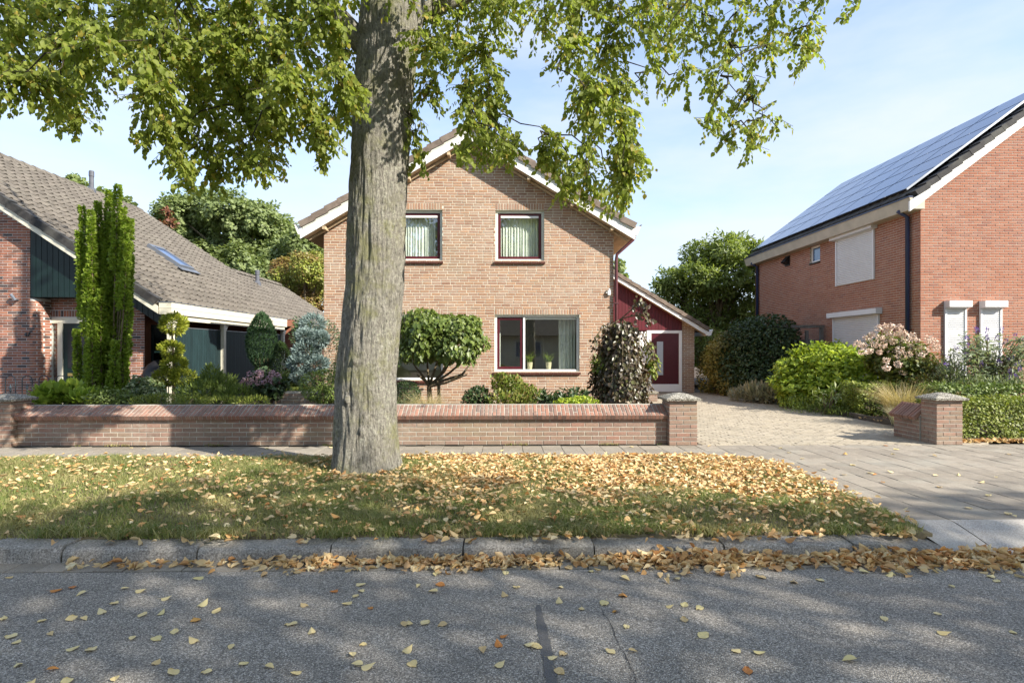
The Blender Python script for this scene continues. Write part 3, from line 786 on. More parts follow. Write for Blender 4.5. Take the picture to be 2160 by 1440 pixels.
def make_window(parent, x0, x1, z0, z1, yw, sashes, frame='trim', fw=0.06, inset=0.07, sill=True, sashmat='red', curtain=None, blind=False, sill_ext=0.03):
    """sashes: list of (xa, xb, kind) with kind 'sash' or 'fixed'"""
    f = MB(); y = yw + inset
    f.box(x0, x1, y, y+0.09, z1-fw, z1); f.box(x0, x1, y-0.012, y+0.09, z0, z0+fw*0.8)
    f.box(x0, x0+fw, y, y+0.09, z0+fw*0.8, z1-fw); f.box(x1-fw, x1, y, y+0.09, z0+fw*0.8, z1-fw)
    for (xa, xb, k) in sashes[1:]: f.box(xa-fw*0.45, xa+fw*0.45, y, y+0.09, z0+fw*0.8, z1-fw)
    win = f.build('window', M[frame], parent, bevel=0.004)
    for i, (xa, xb, k) in enumerate(sashes):
        a = xa + (fw if i == 0 else fw*0.45)+.003; b = xb - (fw if i == len(sashes)-1 else fw*0.45)-.003; c, d = z0+fw*0.8+.003, z1-fw-.003
        sw = 0.0
        if k == 'sash':
            sw = 0.065; m = MB()
            m.box(a, b, y+0.02, y+0.075, d-sw, d); m.box(a, b, y+0.02, y+0.075, c, c+sw); m.box(a, a+sw, y+0.02, y+0.075, c+sw, d-sw); m.box(b-sw, b, y+0.02, y+0.075, c+sw, d-sw)
            m.build('sash', M[sashmat], win, bevel=0.006)
        m = MB(); m.quad((a+sw, y+.05, c+sw), (b-sw, y+.05, c+sw), (b-sw, y+.05, d-sw), (a+sw, y+.05, d-sw)); m.build('pane', M['glass'], win)
        if blind:
            m = MB(); m.box(a+sw, b-sw, y+0.01, y+0.04, d-sw-0.045, d-sw+0.005); m.build('vent_strip', M['white'], win, bevel=0.004)
    if sill:
        m = MB(); n = max(2, int(round((x1-x0)/0.11))); w_ = (x1-x0+2*sill_ext)/n
        for i in range(n): m.obox((x0-sill_ext+i*w_+0.004, yw-0.05, z0-0.075), (w_-0.008, 0, 0), (0, 0.13, 0.03), (0, -0.005, 0.045), random.random())
        m.build('sill', M['sill'], win, kind='stuff')
        m = MB(); m.obox((x0-sill_ext, yw-0.04, z0-0.07), (x1-x0+2*sill_ext, 0, 0), (0, 0.12, 0.028), (0, -0.004, 0.038)); m.build('sill_joints', M['mortar_main'], win)
    return win, y

def curtain(parent, x0, x1, z0, z1, y, waves, amp=0.025, name='curtain', mat='curtain'):
    n = waves*10; V = []; F = []
    for i in range(n+1):
        t = i/n; x = x0 + (x1-x0)*t; ph = waves*6.283*t + 3.5*mnoise.noise((x*4, 0, 1)); am = amp*(.55+.9*abs(mnoise.noise((x*5, 3, 1))))
        for j, z in enumerate((z1, (z0+z1)/2, z0)):
            V.append((x + 0.006*math.sin(ph*0.5)*j, y + am*math.sin(ph)*(0.75+0.25*j), z))
    for i in range(n):
        for j in range(2): F.append((i*3+j, i*3+j+1, (i+1)*3+j+1, (i+1)*3+j))
    return np_mesh(name, np.array(V), np.array(F), M[mat], parent, smooth=True)

HX0, HX1, HY0 = -4.26, 2.67, 13.64
RX, RZ, RS = -0.795, 6.80, 0.60      # ridge x, tile-top height, slope
def main_house():
    h = thing('brick_house', 'two storey brick gable house behind the street tree, dark red window sashes', 'house', (RX, HY0, 0))
    roof_under = lambda x: RZ - 0.40 - RS*abs(x-RX)
    U0 = HX0
    def hole(a, b, c, d): return (a-U0, b-U0, c, d)
    holes = [hole(-0.19, 1.85, 0.98, 2.34), hole(-0.17, 1.0, 3.63, 4.845), hole(-2.61, -1.44, 3.63, 4.845), hole(-3.45, -1.42, 0.78, 2.34)]
    lint = [hole(-0.19, 1.85, 2.342, 2.473), hole(-0.17, 1.0, 4.848, 5.008), hole(-2.61, -1.44, 4.848, 5.008), hole(-3.45, -1.42, 2.342, 2.473)]
    zone = lambda c: c.x > -1.5 and 2.4 < c.z < 4.2 or (c.x > -0.9 and c.z > 0.9 and c.z < 4.0)
    brick_wall(h, (HX0, HY0, 0), (1, 0, 0), (0, -1, 0), HX1-HX0, lambda u: roof_under(U0+u)+0.06, M['brick_main'], M['mortar_main'], 'house_brick', holes, 0.065, 0.21, 0.013, 'wild', 300, zone, 0.0, lint)
    # side and rear walls
    m = MB(); yb = 22.6; zt = roof_under(HX0)+0.1
    m.quad((HX0, yb, 0), (HX0, HY0+.006, 0), (HX0, HY0+.006, zt), (HX0, yb, zt)); m.quad((HX1, HY0+.006, 0), (HX1, yb, 0), (HX1, yb, zt), (HX1, HY0+.006, zt))
    m.poly([(HX1, yb, 0), (HX0, yb, 0), (HX0, yb, zt), (RX, yb, RZ-.35), (HX1, yb, zt)]); m.build('wall', M['brick_main'], h)
    # roof
    yf, yr = HY0-0.33, 22.9; ex = 3.93
    eL, eR = (RX-ex, RZ-RS*ex), (RX+ex, RZ-RS*ex); rg = (RX, RZ)
    m = MB(); k = 0.05
    for e in (eL, eR):
        m.prism([(e[0], yf+.02, e[1]-k), (rg[0], yf+.02, rg[1]-k), (rg[0], yf+.02, rg[1]-k-.09), (e[0], yf+.02, e[1]-k-.09)], (0, yr-yf, 0))
    roof = m.build('roof', M['tile_brown'], h)
    verge_tiles(roof, M['tile_brown'], eL, (rg[0]-.06, rg[1]-.03), 0.30, 13, yf-0.05, 0.14, 0.03)
    verge_tiles(roof, M['tile_brown'], eR, (rg[0]+.06, rg[1]-.03), 0.30, 13, yf-0.05, 0.14, 0.03)
    for i in range(20):
        y = yf - 0.06 + i*0.46; pts = []
        m = MB(); r0, r1 = 0.125, 0.11; n = 9
        for q in range(n+1):
            an = math.pi*(q/n); pts.append((math.cos(an), math.sin(an)))
        for q in range(n):
            (c0, s0), (c1, s1) = pts[q], pts[q+1]
            m.quad((RX+r0*c0, y, RZ-.06+r0*s0), (RX+r1*c0, y+.47, RZ-.075+r1*s0), (RX+r1*c1, y+.47, RZ-.075+r1*s1), (RX+r0*c1, y, RZ-.06+r0*s1))
        m.poly([(RX+r0*c, y, RZ-.06+r0*s) for c, s in pts]); m.build('ridge_tile', M['tile_brown'], roof)
    # white verge boards, thin wooden strip under them and the soffits
    for e, sg in ((eL, -1), (eR, 1)):
        slope_board(h, M['trim'], 'verge_strip', (e[0]-sg*.08, e[1]+RS*.08), rg, yf-0.018, yf+0.02, 0.13, 0.055)
        slope_board(h, M['white'], 'verge_board', (e[0]-sg*.02, e[1]+RS*.02), rg, yf-0.004, yf+0.03, 0.187, 0.19)
        # boxed gutter end
        m = MB(); xg = e[0]+sg*0.12; 
        m.prism([(e[0]-sg*.12, yf-.006, e[1]-.13), (xg, yf-.006, e[1]-.03), (xg-sg*.09, yf-.006, e[1]-.26), (e[0]-sg*.12, yf-.006, e[1]-.28)], (0, 0.03, 0)); m.build('gutter_end', M['white'], h)
        m = MB(); m.prism([(e[0]-sg*.02, yf+.03, e[1]-.06), (xg-sg*.005, yf+.03, e[1]-.035), (xg-sg*.09, yf+.03, e[1]-.255), (e[0]-sg*.1, yf+.03, e[1]-.275)], (0, yr-yf-.1, 0)); m.build('gutter_box', M['cream'], h)
        m = MB(); m.obox((xg-.015, yf-.03, e[1]-.028), (.03, 0, 0), (0, yr-yf, 0), (0, 0, .012)); m.build('gutter_rim', M['zinc'], h)
        m = MB(); nb = 5
        for i in range(nb):       # soffit boards running back under the eave
            t0, t1 = i/nb, (i+1)/nb - .03/nb
            xa = (HX0 if sg < 0 else HX1) + sg*0.0; xw = e[0]-sg*.08
            x0_, x1_ = xa+(xw-xa)*t0, xa+(xw-xa)*t1
            m.quad((x0_, yf+.03, RZ-.375-RS*abs(x0_-RX)), (x1_, yf+.03, RZ-.375-RS*abs(x1_-RX)), (x1_, yr, RZ-.375-RS*abs(x1_-RX)), (x0_, yr, RZ-.375-RS*abs(x0_-RX)))
        m.build('eave_soffit', M['soffit'], h)
        m = MB(); xa = e[0]-sg*.08
        m.quad((xa, yf+.03, RZ-.37-RS*abs(xa-RX)), (RX, yf+.03, RZ-.37), (RX, HY0+.05, RZ-.37), (xa, HY0+.05, RZ-.37-RS*abs(xa-RX))); m.build('gable_soffit', M['soffit'], h)
        m = MB()
        a_, b_ = Vector((e[0]-sg*.15, HY0-.10, e[1]+RS*.15-.40)), Vector((RX, HY0-.10, RZ-.40))
        m.prism([a_, b_, b_+Vector((0, 0, -.05)), a_+Vector((0, 0, -.05))], (0, .05, 0)); m.build('soffit_batten', M['soffit'], h)
        for t in (0.12, 0.36, 0.62, 0.86):
            x = RX + sg*ex*t; m = MB(); m.box(x-.035, x+.035, yf+.03, HY0, RZ-.46-RS*abs(x-RX), RZ-.385-RS*abs(x-RX)); m.build('purlin_end', M['soffit'], h)
    # downpipe on the corner
    m = MB(); xe, ze = RX+ex, RZ-RS*ex
    m.tube([(xe+.02, HY0-.12, ze-.26), (xe-.03, HY0-.12, ze-.33), (HX1+.07, HY0-.06, ze-.66), (HX1+.055, HY0-.05, ze-.80), (HX1+.055, HY0-.05, 0.0)], .04, 10)
    dp = m.build('downpipe', M['pipe_red'], h, smooth=True)
    for z in (1.2, 2.6): m = MB(); m.box(HX1+.005, HX1+.105, HY0-.1, HY0+.02, z, z+.03); m.build('pipe_clip', M['pipe_red'], dp)
    # rooms behind the glass
    def room(x0, x1, z0, z1, d):
        m = MB(); y0, y1 = HY0+.17, HY0+d
        for q in (((x0,y1,z0),(x1,y1,z0),(x1,y1,z1),(x0,y1,z1)), ((x0,y0,z0),(x0,y1,z0),(x0,y1,z1),(x0,y0,z1)), ((x1,y1,z0),(x1,y0,z0),(x1,y0,z1),(x1,y1,z1)),
                  ((x0,y0,z1),(x0,y1,z1),(x1,y1,z1),(x1,y0,z1)), ((x0,y1,z0),(x0,y0,z0),(x1,y0,z0),(x1,y1,z0))): m.quad(*q)
        m.build('room', M['room'], h)
    room(-0.6, 2.55, 0.2, 2.5, 4.2); room(-3.9, -1.0, 0.2, 2.5, 2.6); room(-0.5, 1.3, 3.4, 5.0, 1.6); room(-2.9, -1.1, 3.4, 5.0, 1.6)
    # windows
    w1, y = make_window(h, -0.19, 1.85, 0.98, 2.34, HY0, [(-0.19, 0.52, 'sash'), (0.52, 1.85, 'fixed')], 'white', 0.055)
    m = MB(); m.box(0.56, 1.78, y+.03, y+.06, 2.23, 2.27); m.build('vent_strip', M['trim'], w1)
    curtain(w1, 1.38, 1.80, 1.03, 2.26, HY0+.36, 5, 0.035)
    curtain(w1, -0.30, -0.05, 1.03, 2.26, HY0+.36, 3, 0.03)
    for (a, b) in ((-0.17, 1.0), (-2.61, -1.44)):
        w_, y = make_window(h, a, b, 3.63, 4.845, HY0, [(a, b, 'sash')], 'trim', 0.06, blind=True)
        curtain(w_, a+.13, b-.17 if a < -1 else b-.13, 3.66, 4.72, HY0+.25, 13, 0.022)
    w_, y = make_window(h, -3.45, -1.42, 0.78, 2.34, HY0, [(-3.45, -2.74, 'sash'), (-2.74, -1.42, 'fixed')], 'white', 0.055)
    # inside sill, and an arched inner door at the back of the living room
    m = MB(); m.box(-0.25, 1.92, HY0+.17, HY0+.40, 0.965, 0.995); m.build('inner_sill', M['white'], w1)
    m = MB(); cx, cz, r, yb = 1.02, 1.78, 0.24, HY0+3.9
    for s in (-1, 1): m.box(cx+s*r-.02, cx+s*r+.02, yb, yb+.04, 0.2, cz)
    m.box(cx-.015, cx+.015, yb, yb+.04, .2, cz+.05); m.box(cx-r, cx+r, yb, yb+.04, 1.2, 1.24)
    pts = [(cx+r*math.cos(math.pi*i/14), yb+.02, cz+r*math.sin(math.pi*i/14)) for i in range(15)]
    m.tube(pts, .02, 6); m.tube([(cx, yb+.02, cz), (cx-.12, yb+.02, cz+.2)], .012, 5); m.tube([(cx, yb+.02, cz), (cx+.12, yb+.02, cz+.2)], .012, 5)
    m.build('arched_inner_door', M['cream'], h)
    # wall camera lamp and number
    m = MB(); c = at(1285, 617, HY0-.05); m.box(c.x-.035, c.x+.035, HY0-.06, HY0, c.z-.06, c.z+.05); m.tube([(c.x, HY0-.04, c.z+.05), (c.x, HY0-.04, c.z+.09)], .025, 10); m.box(c.x-.075, c.x-.035, HY0-.05, HY0-.02, c.z-.015, c.z+.01)
    m.build('wall_sensor', M['white'], h, bevel=0.008)
    number(h, '4', at(1273, 690, HY0-.02), 0.20, M['white'])
    # annex with front door
    AY = 20.0; s = 0.60
    ez = lambda x: 2.42 - s*(x-6.95) + 0.0     # tile top
    xe = 7.20
    a1, b1 = (xe, ez(xe)), (HX1, ez(HX1))
    brick_wall(h, (6.33, AY, 0), (1, 0, 0), (0, -1, 0), 0.45, lambda u: ez(6.33+u)-.28, M['brick_main'], M['mortar_main'], 'house_brick', (), 0.065, 0.21, 0.013, 'stretch', 0)
    m = MB(); m.quad((6.78, AY, 0), (6.78, 22.6, 0), (6.78, 22.6, ez(6.78)-.3), (6.78, AY, ez(6.78)-.3)); m.build('wall', M['brick_main'], h)
    ann = MB(); ann.prism([(xe, AY-.3, ez(xe)-.05), (HX1, AY-.3, ez(HX1)-.05), (HX1, AY-.3, ez(HX1)-.15), (xe, AY-.3, ez(xe)-.15)], (0, 3, 0)); ar = ann.build('annex_roof', M['tile_brown'], h)
    verge_tiles(ar, M['tile_brown'], a1, b1, 0.3, 15, AY-.35, 0.12, 0.025)
    slope_board(h, M['white'], 'verge_board', a1, b1, AY-.30, AY-.27, 0.14, 0.15)
    m = MB(); m.quad((xe-.05, AY-.27, ez(xe-.05)-.285), (HX1, AY-.27, ez(HX1)-.285), (HX1, AY+.02, ez(HX1)-.285), (xe-.05, AY+.02, ez(xe-.05)-.285)); m.build('gable_soffit', M['soffit'], h)
    m = MB(); m.prism([(xe-.02, AY-.306, ez(xe)-.13), (xe+.13, AY-.306, ez(xe)-.05), (xe+.06, AY-.306, ez(xe)-.26), (xe-.1, AY-.306, ez(xe)-.27)], (0, 3, 0)); m.build('gutter_box', M['white'], h)
    x = HX1
    while x < 6.33:                          # upright boards of the annex gable
        x1 = min(x+.118, 6.33); m = MB(); zt = lambda q: ez(q)-.28
        zb = 2.20
        m.prism([(x+.004, AY-.03, zb), (x1-.004, AY-.03, zb), (x1-.004, AY-.03, zt(x1)), (x+.004, AY-.03, zt(x))], (0, .03, 0)); m.build('board', M['redboard'], h)
        x += .118
    m = MB(); m.quad((HX1, AY+.004, 0), (6.33, AY+.004, 0), (6.33, AY+.004, ez(6.33)-.28), (HX1, AY+.004, ez(HX1)-.28)); m.build('board_backing', M['red'], h)
    # door
    dx0, dx1, dz = 5.08, 6.33, 2.19
    f = MB(); f.box(dx0, dx0+.16, AY-.05, AY-.0, .04, dz); f.box(dx1-.11, dx1-.004, AY-.05, AY, .04, dz); f.box(dx0+.16, dx1-.11, AY-.05, AY, dz-.1, dz); f.box(dx0+.16, dx1-.11, AY-.048, AY, .04, .30)
    door = f.build('front_door', M['white'], h, bevel=.006)
    f = MB(); f.box(dx0+.165, dx1-.115, AY-.03, AY, .305, dz-.105); f.build('door_leaf', M['red'], door)
    f = MB(); f.box(dx0+.36, dx0+.58, AY-.045, AY-.025, .62, 1.80); f.build('door_glass', M['frost'], door, bevel=.004)
    f = MB(); f.box(dx0+.0, dx1+.1, AY-.35, AY-.05, -.02, .04); f.build('doorstep', M['paver'], door)
    f = MB(); f.tube([(dx0+.25, AY-.08, .9), (dx0+.25, AY-.08, 1.3)], .012, 8); f.build('door_handle', M['zinc'], door)
    f = MB(); f.box(HX1+.3, dx0-.02, AY-.03, AY-.005, .02, 2.15); f.build('side_panel', M['white'], h)
    return h

def number(parent, txt, p, size, mat):
    cu = bpy.data.curves.new('house_number', 'FONT'); cu.body = txt; cu.size = size; cu.extrude = 0.012; cu.align_x = 'CENTER'; cu.align_y = 'CENTER'
    o = bpy.data.objects.new('house_number', cu); COL.objects.link(o); cu.materials.append(mat)
    o.parent = parent; off = Vector((0, 0, 0)); q = parent
    while q is not None: off += q.location; q = q.parent
    me = bpy.data.meshes.new_from_object(o); COL.objects.unlink(o); bpy.data.objects.remove(o)
    for (i, ch) in enumerate(txt): pass
    o = bpy.data.objects.new('house_number', me); COL.objects.link(o); o.parent = parent
    o.location = p - off; o.rotation_euler = (math.pi/2, 0, 0)
    return o
MAIN = main_house()

# pots on the window sill
def sill_pot(x, label):
    t = thing('potted_plant', label, 'potted plant', (x, HY0+.25, .996), 'potted plants on the window sill')
    m = MB(); m.lathe((x, HY0+.25, .996), [(.045, 0), (.05, .01), (.066, .12), (.07, .19), (.074, .2), (.06, .2), (.055, .17)], 18); m.build('pot', M['pot'], t, smooth=True)
    n = 34; roots = np.tile(np.array([[x, HY0+.25, 1.17]]), (n, 1)) + rng.normal(size=(n, 3))*np.array([.02, .02, .004])
    blades('leaf_rosette', roots, .20+.16*rng.random(n), np.full(n, .008), .3+1.1*rng.random(n), M['g_bright'], t)
sill_pot(0.665, 'spiky plant in cream ribbed pot beside the window mullion')
sill_pot(1.125, 'spiky plant in cream pot in the middle of the living room window')

# ---------------------------------------------------------------- left house
LY = 13.64
def left_house():
    h = thing('tiled_house', 'low brick house with long tiled roof and dark green gable boards', 'house', (-11.14, LY, 0))
    SL = 0.665; xe, ze = -7.98, 2.66; xr = -14.97
    zt = lambda x: ze + SL*(xe-x)                 # roof top
    wx = -11.14
    # front brick pier, everything of it in view
    brick_wall(h, (-12.9, LY, 0), (1, 0, 0), (0, -1, 0), wx+12.9-.03, lambda u: zt(-12.9+u)-.42, M['brick_left'], M['mortar_left'], 'pier_brick', (), 0.0633, 0.208, 0.012, 'stretch', 300, lambda c: c.x > -12.3)
    m = MB(); m.poly([(-18.8, LY+.01, 0), (-12.9, LY+.01, 0), (-12.9, LY+.01, zt(-12.9)-.42), (xr, LY+.01, zt(xr)-.42), (-18.8, LY+.01, zt(xr)-.42-SL*3.83)]); m.build('wall', M['brick_left'], h)
    # rounded brick return into the porch
    ry = 14.06; pcs = []; R = 0.17
    for j in range(42):
        z = (j+.5)*0.0633; off = 0 if j % 2 else .5
        path = [(wx-.03+R*math.sin(a), LY+R-R*math.cos(a), a) for a in (0.26, 0.79, 1.31)] if j % 2 else [(wx-.03+R*math.sin(a), LY+R-R*math.cos(a), a) for a in (0.1, 0.52, 1.05, 1.5)]
        for (x, y, a) in path: pcs.append((Vector((x, y, z)), Vector((math.cos(a), math.sin(a), 0)), Vector((0, 0, 1)), Vector((math.sin(a), -math.cos(a), 0)), 0.085 if j % 2 else .07, .052))
        pcs.append((Vector((wx-.03+R, LY+R+.11+(.05 if j % 2 else 0), z)), Vector((0, 1, 0)), Vector((0, 0, 1)), Vector((1, 0, 0)), .2, .052))
    lay(pcs, None, h, 'pier_brick', M['brick_left'], 0, None, sname='corner_brickwork')
    m = MB(); prev = None
    for i in range(9):
        a = math.pi/2*i/8; p = Vector((wx-.03+(R-.006)*math.sin(a), LY+R-(R-.006)*math.cos(a), 0))
        if prev: m.quad(prev, p, p+Vector((0, 0, 2.72)), prev+Vector((0, 0, 2.72)))
        prev = p
    m.quad(prev, (prev.x, ry+.05, 0), (prev.x, ry+.05, 2.72), prev+Vector((0, 0, 2.72))); m.build('mortar', M['mortar_left'], h)
    # porch wall with window and door
    x0 = wx+.10
    brick_wall(h, (x0, ry, 0), (1, 0, 0), (0, -1, 0), -8.75-x0, lambda u: min(2.8, zt(x0+u)-.45), M['brick_left'], M['mortar_left'], 'pier_brick', [(0.0, 1.05, 0.02, 2.28)], 0.0633, 0.208, 0.012, 'stretch', 0, None, 0.0, [(0.0, 1.05, 2.30, 2.46)], .1)
    f = MB(); f.box(x0, x0+1.05, ry+.0, ry+.09, 2.14, 2.28); f.box(x0+.18, x0+.30, ry+.0, ry+.09, .03, 2.14); f.box(x0+.95, x0+1.05, ry, ry+.09, .03, 2.14); f.box(x0, x0+.03, ry, ry+.09, .03, 2.14)
    pf = f.build('door_frame', M['cream'], h, bevel=.005)
    f = MB(); f.quad((x0+.03, ry+.05, .05), (x0+.18, ry+.05, .05), (x0+.18, ry+.05, 2.14), (x0+.03, ry+.05, 2.14)); f.build('side_pane', M['glass'], pf)
    f = MB(); f.quad((x0, ry+.5, 0), (x0+1.1, ry+.5, 0), (x0+1.1, ry+.5, 2.3), (x0, ry+.5, 2.3)); f.build('hall', M['room'], h)
    f = MB(); f.box(x0+.30, x0+.95, ry+.03, ry+.07, .03, 2.14); d = f.build('front_door', M['green'], h)
    f = MB(); f.box(x0+.42, x0+.83, ry+.018, ry+.03, 1.05, 2.0); f.build('door_pane', M['black'], d)
    f = MB(); f.box(x0+.42, x0+.68, ry+.012, ry+.03, .86, .93); f.build('letter_slot', M['brass'], d)
    # upright gable boards
    x = wx
    while x < xe-.12:
        x1 = min(x+.131, xe-.1); m = MB(); tp = lambda q: zt(q)-.40
        zb0 = 2.74 if x < -9.0 else None
        b0 = 2.74 if zb0 else tp(x)-.25; b1 = 2.74 if zb0 else tp(x1)-.25
        m.prism([(x+.006, LY-.03, b0), (x1-.006, LY-.03, b1), (x1-.006, LY-.03, tp(x1)), (x+.006, LY-.03, tp(x))], (0, .03, 0)); m.build('board', M['green'], h)
        x += .131
    m = MB(); m.poly([(wx, LY+.001, 2.745), (-9.0, LY+.001, 2.745), (-9.0, LY+.001, zt(-9.0)-.42), (wx, LY+.001, zt(wx)-.42)]); m.poly([(-9.0, LY+.001, zt(-9)-.645), (xe-.1, LY+.001, zt(xe-.1)-.645), (xe-.1, LY+.001, zt(xe-.1)-.42), (-9, LY+.001, zt(-9)-.42)]); m.build('board_backing', mat_plain('groove_glint', (0.34,0.40,0.40), .6), h)  # pale backing colour paints in the light caught by the gaps between boards
    m = MB(); m.quad((wx, LY+.001, 2.744), (wx, ry, 2.744), (-8.3, ry, 2.744), (-8.3, LY+.001, 2.744)); m.build('porch_ceiling', M['panelgreen'], h)
    # roof planes of tiles
    yf = LY-.33; D1, D2 = 23.9, 29.0; xr2 = -11.25
    m = MB()
    m.prism([(xe, yf+.03, ze-.06), (xr, yf+.03, zt(xr)-.06), (2*xr-xe, yf+.03, ze-.06), (2*xr-xe, yf+.03, ze-.14), (xr, yf+.03, zt(xr)-.14), (xe, yf+.03, ze-.14)], (0, D1-yf, 0))
    m.prism([(xe, D1, ze-.061), (xr2, D1, zt(xr2)-.061), (2*xr2-xe, D1, ze-.061), (2*xr2-xe, D1, ze-.14), (xr2, D1, zt(xr2)-.14), (xe, D1, ze-.14)], (0, D2-D1, 0))
    roof = m.build('roof', M['tile_grey'], h)
    ang = math.atan(SL); sv = Vector((-math.cos(ang), 0, math.sin(ang))); nv = Vector((math.sin(ang), 0, math.cos(ang))); yv = Vector((0, 1, 0))
    W, E = 0.30, 0.335
    # tile profile across its width: flat pan then a roll
    prof = [(0.0, .010), (.13, .004), (.17, .006), (.195, .040), (.235, .052), (.275, .040), (.30, .012)]
    def tile_mesh():
        b = MB(); th = .016; L = E*1.12
        for (s, lift) in ((0.0, .040), (L, 0.0)):
            for (u, z) in prof: b.v.append((u, s, z+lift))
        n = len(prof)
        for (u, z) in prof: b.v.append((u, 0.0, z+.040-th))
        for i in range(n-1):
            b.f.append((i, i+1, n+i+1, n+i)); b.f.append((2*n+i, 2*n+i+1, i+1, i))
        return b
    tb = tile_mesh(); tm = bpy.data.meshes.new('roof_tile'); tm.from_pydata(tb.v, [], tb.f); tm.materials.append(M['tile_grey'])
    tiles = []
    def plane_tiles(ya, yb, xtop):
        SLn = (xe-xtop)/math.cos(ang); nr = int(SLn/E); nc = int((yb-ya)/W)
        for i in range(nr):
            for j in range(nc):
                tiles.append(Vector((xe, ya+j*W, ze-.06)) + sv*(i*E) + nv*.004)
    plane_tiles(yf+.05, D1, xr); plane_tiles(D1, D2, xr2)
    R3 = Matrix((yv, sv, nv)).transposed(); Rm = R3.to_4x4()
    def px(c): return CX+FPX*(c.x/c.y-YAW), HY-FPX*(c.z-CAMZ)/c.y
    vis = [c for c in tiles if -10 < px(c)[0] < 690 and px(c)[1] > 200]
    vis.sort(key=lambda c: c.y + max(0, -c.x-12)*.3); ch = set(id(c) for c in vis[:300])
    rest = MB(); tv = [Vector(v) for v in tb.v]
    for c in tiles:
        jit = nv*random.uniform(-.004, .004)
        if id(c) in ch: place('roof_tile', tm, roof, Matrix.Translation(c+jit) @ Rm)
        else:
            b0 = len(rest.v); r = random.random()
            for v in tv: rest.v.append(tuple(c+jit + R3 @ v))
            for f in tb.f: rest.f.append(tuple(b0+i for i in f)); rest.r.append(r)
    rest.build('roof_tiles', M['tile_grey'], roof, kind='stuff')
    verge_tiles(roof, M['tile_dark'], (xe, ze+.02), (xr, zt(xr)+.02), .2, 25, yf-.04, .17, .02)
    for (xa, ya, yb) in ((xr, yf, D1), (xr2, D1, D2)):
        m = MB(); k = int((yb-ya)/.42)
        for i in range(k):
            y = ya+i*.42; pts = [(math.cos(math.pi*q/8), math.sin(math.pi*q/8)) for q in range(9)]; zc = zt(xa)-.07
            for q in range(8):
                (c0, s0), (c1, s1) = pts[q], pts[q+1]
                m.quad((xa+.14*c0, y, zc+.14*s0), (xa+.125*c0, y+.43, zc-.015+.125*s0), (xa+.125*c1, y+.43, zc-.015+.125*s1), (xa+.14*c1, y, zc+.14*s1), i*.13 % 1)
            m.poly([(xa+.14*c, y, zc+.14*s) for c, s in pts], i*.13 % 1)
        m.build('ridge_tiles', M['tile_grey'], roof, kind='stuff')
    slope_board(h, M['cream'], 'verge_board', (xe, ze), (xr, zt(xr)), yf-.005, yf+.03, .155, .17)
    m = MB(); m.quad((xe, yf+.03, ze-.33), (xr, yf+.03, zt(xr)-.33), (xr, LY+.02, zt(xr)-.33), (xe, LY+.02, ze-.33)); m.build('gable_soffit', M['cream'], h)
    # rear gable walls
    m = MB(); m.poly([(xe-.6, D1-.2, 0), (2*xr-xe, D1-.2, 0), (2*xr-xe, D1-.2, ze-.2), (xr, D1-.2, zt(xr)-.2), (xe-.6, D1-.2, ze+.2)]); m.poly([(xe-.6, D2-.2, 0), (-15, D2-.2, 0), (-15, D2-.2, ze-.2), (xr2, D2-.2, zt(xr2)-.2), (xe-.6, D2-.2, ze+.2)]); m.build('gable_wall', M['brick_left'], h)
    # boxed gutter over the carport
    gx = -7.67
    for (za, zb, o_) in ((2.595, 2.46, 0), (2.455, 2.32, .004)):
        m = MB(); m.box(-7.96, gx-o_, yf+.0+o_, 20.4, zb, za); m.build('fascia_board', M['cream'], h, bevel=.004)
    m = MB(); m.box(-7.98, gx+.012, yf-.012, 20.42, 2.597, 2.612); m.build('fascia_rim', M['zinc'], h)
    m = MB(); m.box(-7.90, gx-.05, 13.4, 20.3, 2.20, 2.318); m.build('carport_beam', M['cream'], h)
    for y in (13.45, 15.95, 20.25):
        m = MB(); m.box(-7.86, -7.74, y, y+.12, 0, 2.20); p = m.build('carport_post', M['cream'], h, bevel=.006)
        m = MB(); m.prism([(-7.85, y+.12, 2.199), (-7.85, y+.32, 2.199), (-7.85, y+.12, 1.98)], (.09, 0, 0)); m.build('brace', M['cream'], p)
    for (ya, yb) in ((13.57, 15.95), (16.07, 20.25)):     # green fence boards between the posts
        y = ya+.01
        m = MB(); m.box(-7.865, -7.855, ya, yb, .05, 2.0); m.build('fence_backing', M['panelgreen'], h)
        while y < yb-.05:
            m = MB(); y1 = min(y+.115, yb-.005); m.box(-7.853, -7.83, y, y1-.006, .04, 2.03); m.build('fence_board', M['panelgreen'], h); y += .115
        m = MB(); m.box(-7.87, -7.82, ya, yb, 2.031, 2.05); m.build('fence_cap', M['zinc'], h)
    m = MB(); m.quad((-8.75, ry, 0), (-8.75, 21, 0), (-8.75, 21, 3.0), (-8.75, ry, 3.0)); m.quad((-8.75, 20.9, 0), (-7.6, 20.9, 0), (-7.6, 20.9, 2.6), (-8.75, 20.9, 2.6)); m.build('carport_wall', M['brick_left'], h)
    m = MB(); m.quad((-8.75, LY, 2.36), (-7.7, LY, 2.36), (-7.7, 20.9, 2.36), (-8.75, 20.9, 2.36)); m.build('carport_ceiling', M['panelgreen'], h)
    # door into the carport
    m = MB(); m.box(-8.74, -8.68, 14.3, 15.3, 0.02, 2.12); dd = m.build('side_door', M['green'], h)
    m = MB(); m.box(-8.70, -8.65, 15.3, 15.37, 0.02, 2.15); m.build('door_post', M['cream'], dd)
    # roof window
    def rp(px_, py_):      # on roof plane
        u = (px_-CX)/FPX; v = (HY-py_)/FPX; sa, ca = math.sin(YAW), math.cos(YAW); d = Vector((sa+u*ca, ca-u*sa, v))
        # plane: z = ze + SL*(xe-x)
        t = (ze + SL*xe - CAMZ)/(d.z + SL*d.x); return cam.location + d*t
    a, c = rp(312, 523), rp(402, 571)
